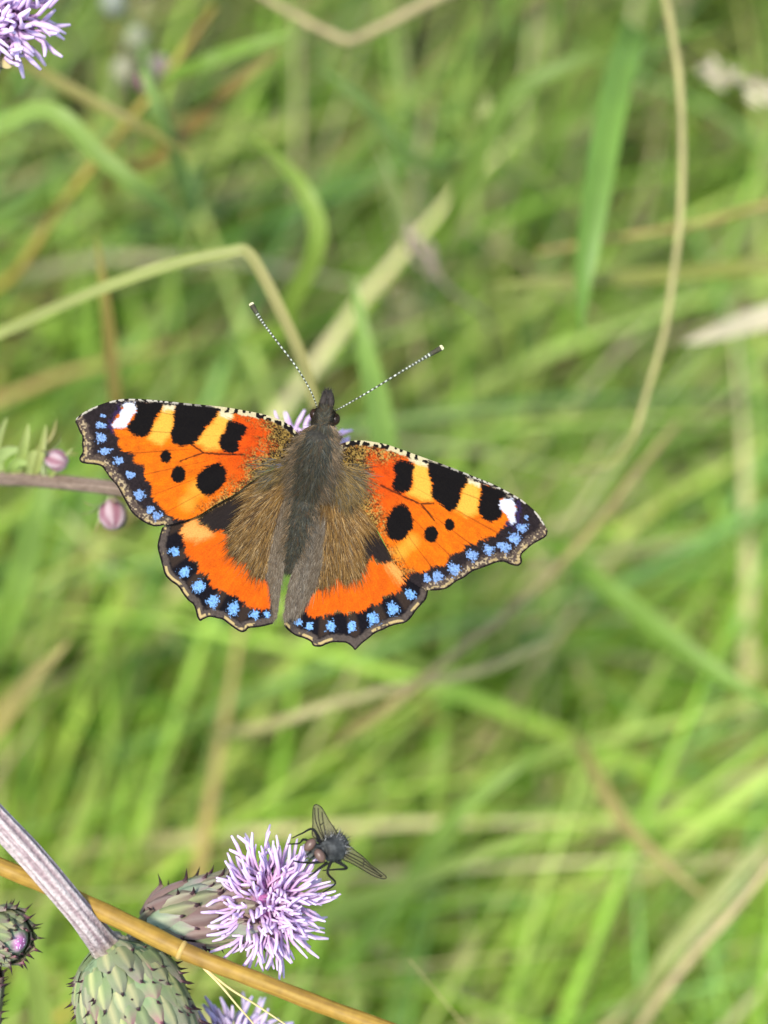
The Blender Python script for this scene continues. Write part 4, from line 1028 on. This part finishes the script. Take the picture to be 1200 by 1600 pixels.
# ------------------------------------------------------------------ the fly
zf = lambda L: [(440 + x / 6.667, 1240 + y / 6.667) for x, y in L]
FD = .1755
FL = empty('fly', at(512, 1335, FD + .002)); tag(FL, 'hairy dark grey fly with brown eyes sitting on the lilac thistle flower', 'fly')
def thorax():
    ax = np.array(RIGHT) * .40 + np.array(UP) * .28 + np.array(FWD) * .80
    ax /= np.linalg.norm(ax)
    P = []; R = []
    for x_, y_, d_, r_ in ((482, 1338, .0002, 3), (486, 1334, .0000, 9), (492, 1330, -.0001, 12), (499, 1328, .0001, 8), (505, 1327, .0003, 13), (512, 1326, .0005, 20), (519, 1324, .0009, 24), (525, 1321, .0016, 21),
                           (525, 1318, .0024, 12), (525, 1318, .0032, 14), (525, 1318, .0044, 17), (525, 1318, .0056, 16), (525, 1319, .0068, 11), (525, 1319, .0078, 3)):
        P.append(np.array(at(x_, y_, FD + d_))); R.append(r_ * S)
    P = catmull(P, 3); R = np.interp(np.linspace(0, 1, len(P)), np.linspace(0, 1, len(R)), R)
    V, F, rg = tube(P, R, 18)
    n_ = vnoise(rg * .9, (np.arange(len(V)) % 18) * .9, 3)[:, None]
    c_ = cl(30, 31, 30) * (1 - n_) + cl(112, 114, 110) * n_ ** 1.5
    part('body', V, F, M_CHITIN, FL, cols=c_ * .6)
    r = np.random.default_rng(4); n = 900
    i = r.integers(13, len(P) - 14, n); a = r.uniform(0, 2 * math.pi, n)
    u = np.cross(ax, [.2, .3, .9]); u /= np.linalg.norm(u); v_ = np.cross(ax, u)
    dirn = u[None] * np.cos(a)[:, None] + v_[None] * np.sin(a)[:, None]
    root = P[i] + dirn * R[i][:, None] * .95; L = r.uniform(4, 13, n)[:, None] * S
    tip = root + (dirn * .8 + ax * .6 + r.normal(0, .25, (n, 3))) * L
    wv = np.cross(tip - root, np.array(FWD)); wv /= np.linalg.norm(wv, axis=1)[:, None]; wv *= .55 * S
    V = np.stack([root - wv, root + wv, tip + wv * .1], 1).reshape(-1, 3)
    tag(part('bristles', V, np.arange(n * 3).reshape(-1, 3), M_FUR, FL, cols=np.repeat(np.where(r.random(n)[:, None] < .3, cl(150, 150, 144) * .6, cl(30, 30, 28) * .6), 3, 0)), kind='stuff')
thorax()
ex, ey = (484.5, 1320), (500, 1337)
for (x, y), d_, rot in ((ex, FD - .0009, .7), (ey, FD - .0012, -.55)):
    V, F = ellipsoid(at(x, y, d_), np.array(RIGHT) * math.sin(rot) + np.array(UP) * math.cos(rot), 11.5 * S, 7.5 * S, 10, 14)
    part('eye', V, F, M_FEYE, FL)
V, F = ellipsoid(at(487, 1334, FD - .0003), np.array(RIGHT) * .6 + np.array(UP) * -.5, 10 * S, 8 * S, 8, 12)
part('face', V, F, M_CHITIN, FL, cols=np.tile(cl(120, 122, 112) * .5, (len(V), 1)))
for dx in (0, 6):
    P = catmull([np.array(at(*p)) for p in ((485 + dx, 1331 + dx, FD - .001), (480 + dx, 1335 + dx, FD - .0016), (476 + dx, 1340 + dx, FD - .0014))], 4)
    V, F, rg = tube(P, np.linspace(1.6, .9, len(P)) * S, 6)
    part('antenna', V, F, M_CHITIN, FL, cols=np.tile(cl(40, 38, 36) * .5, (len(V), 1)))
def fly_wing(outline, base, veins, d0, slope):
    out = catmull(outline, 3, True); c = out.mean(0)
    def dep(p): return d0 + slope * np.hypot(p[0] - base[0], p[1] - base[1]) * S
    ringn = 5; V = []; F = []; N = len(out)
    for k in range(ringn + 1):
        for p in out: 
            q = c + (p - c) * (k / ringn); V.append(at(q[0], q[1], dep(q) + .00004 * math.cos(q[0] * .5) * k / ringn))
    for k in range(ringn):
        for j in range(N): F.append((k * N + j, k * N + (j + 1) % N, (k + 1) * N + (j + 1) % N, (k + 1) * N + j))
    wobj = part('wing', np.array(V), F, M_FWING, FL)
    for vn in veins + [list(map(tuple, out)) + [tuple(out[0])]]:
        Q_ = catmull(vn, 3); P = np.array([at(a, b, dep((a, b)) - .00004) for a, b in Q_])
        Vv, Ff, rg = tube(P, np.full(len(P), .75) * S, 5)
        part('vein', Vv, Ff, M_CHITIN, wobj, cols=np.tile(cl(42, 40, 28) * .5, (len(Vv), 1)))
fly_wing(zf([(325, 445), (324, 320), (324, 200), (335, 130), (365, 115), (410, 140), (450, 200), (500, 290), (560, 380), (605, 470), (620, 530), (540, 510), (430, 490)]), zf([(500, 480)])[0],
         [zf([(440, 470), (390, 380), (350, 260), (345, 150)]), zf([(450, 470), (410, 370), (385, 250), (380, 150)]), zf([(470, 470), (450, 380), (430, 280), (420, 190)]), zf([(400, 330), (440, 300)]), zf([(480, 470), (520, 430), (560, 420)])], FD + .0002, .12)
fly_wing(zf([(640, 560), (700, 545), (760, 590), (850, 660), (930, 740), (1010, 800), (1075, 850), (1090, 880), (1050, 887), (960, 857), (880, 812), (800, 765), (700, 712), (645, 680)]), zf([(640, 620)])[0],
         [zf([(650, 650), (760, 710), (880, 780), (1040, 870)]), zf([(660, 630), (780, 690), (900, 760), (1050, 860)]), zf([(670, 600), (780, 650), (860, 690)]), zf([(860, 690), (850, 760)]), zf([(850, 690), (940, 770), (1030, 850)])], FD + .0004, .12)
for pts in (zf([(420, 560), (330, 375), (215, 415), (110, 465)]), zf([(430, 600), (250, 480), (180, 520), (60, 525)]), zf([(450, 700), (330, 720), (190, 715), (120, 700)]),
            zf([(560, 700), (680, 775), (560, 790), (430, 800)]), zf([(520, 700), (480, 830), (560, 935), (430, 1030)]), zf([(480, 720), (380, 790), (330, 830), (280, 850)])):
    P = catmull([np.array(at(a, b, FD + dd)) for (a, b), dd in zip(pts, (.0003, .0000, .0009, .0022))], 5)
    V, F, rg = tube(P, np.interp(np.linspace(0, 1, len(P)), [0, .35, .7, 1], [2.8, 2.0, 1.3, .8]) * S, 7)
    part('leg', V, F, M_CHITIN, FL, cols=np.tile(cl(28, 27, 26) * .6, (len(V), 1)))
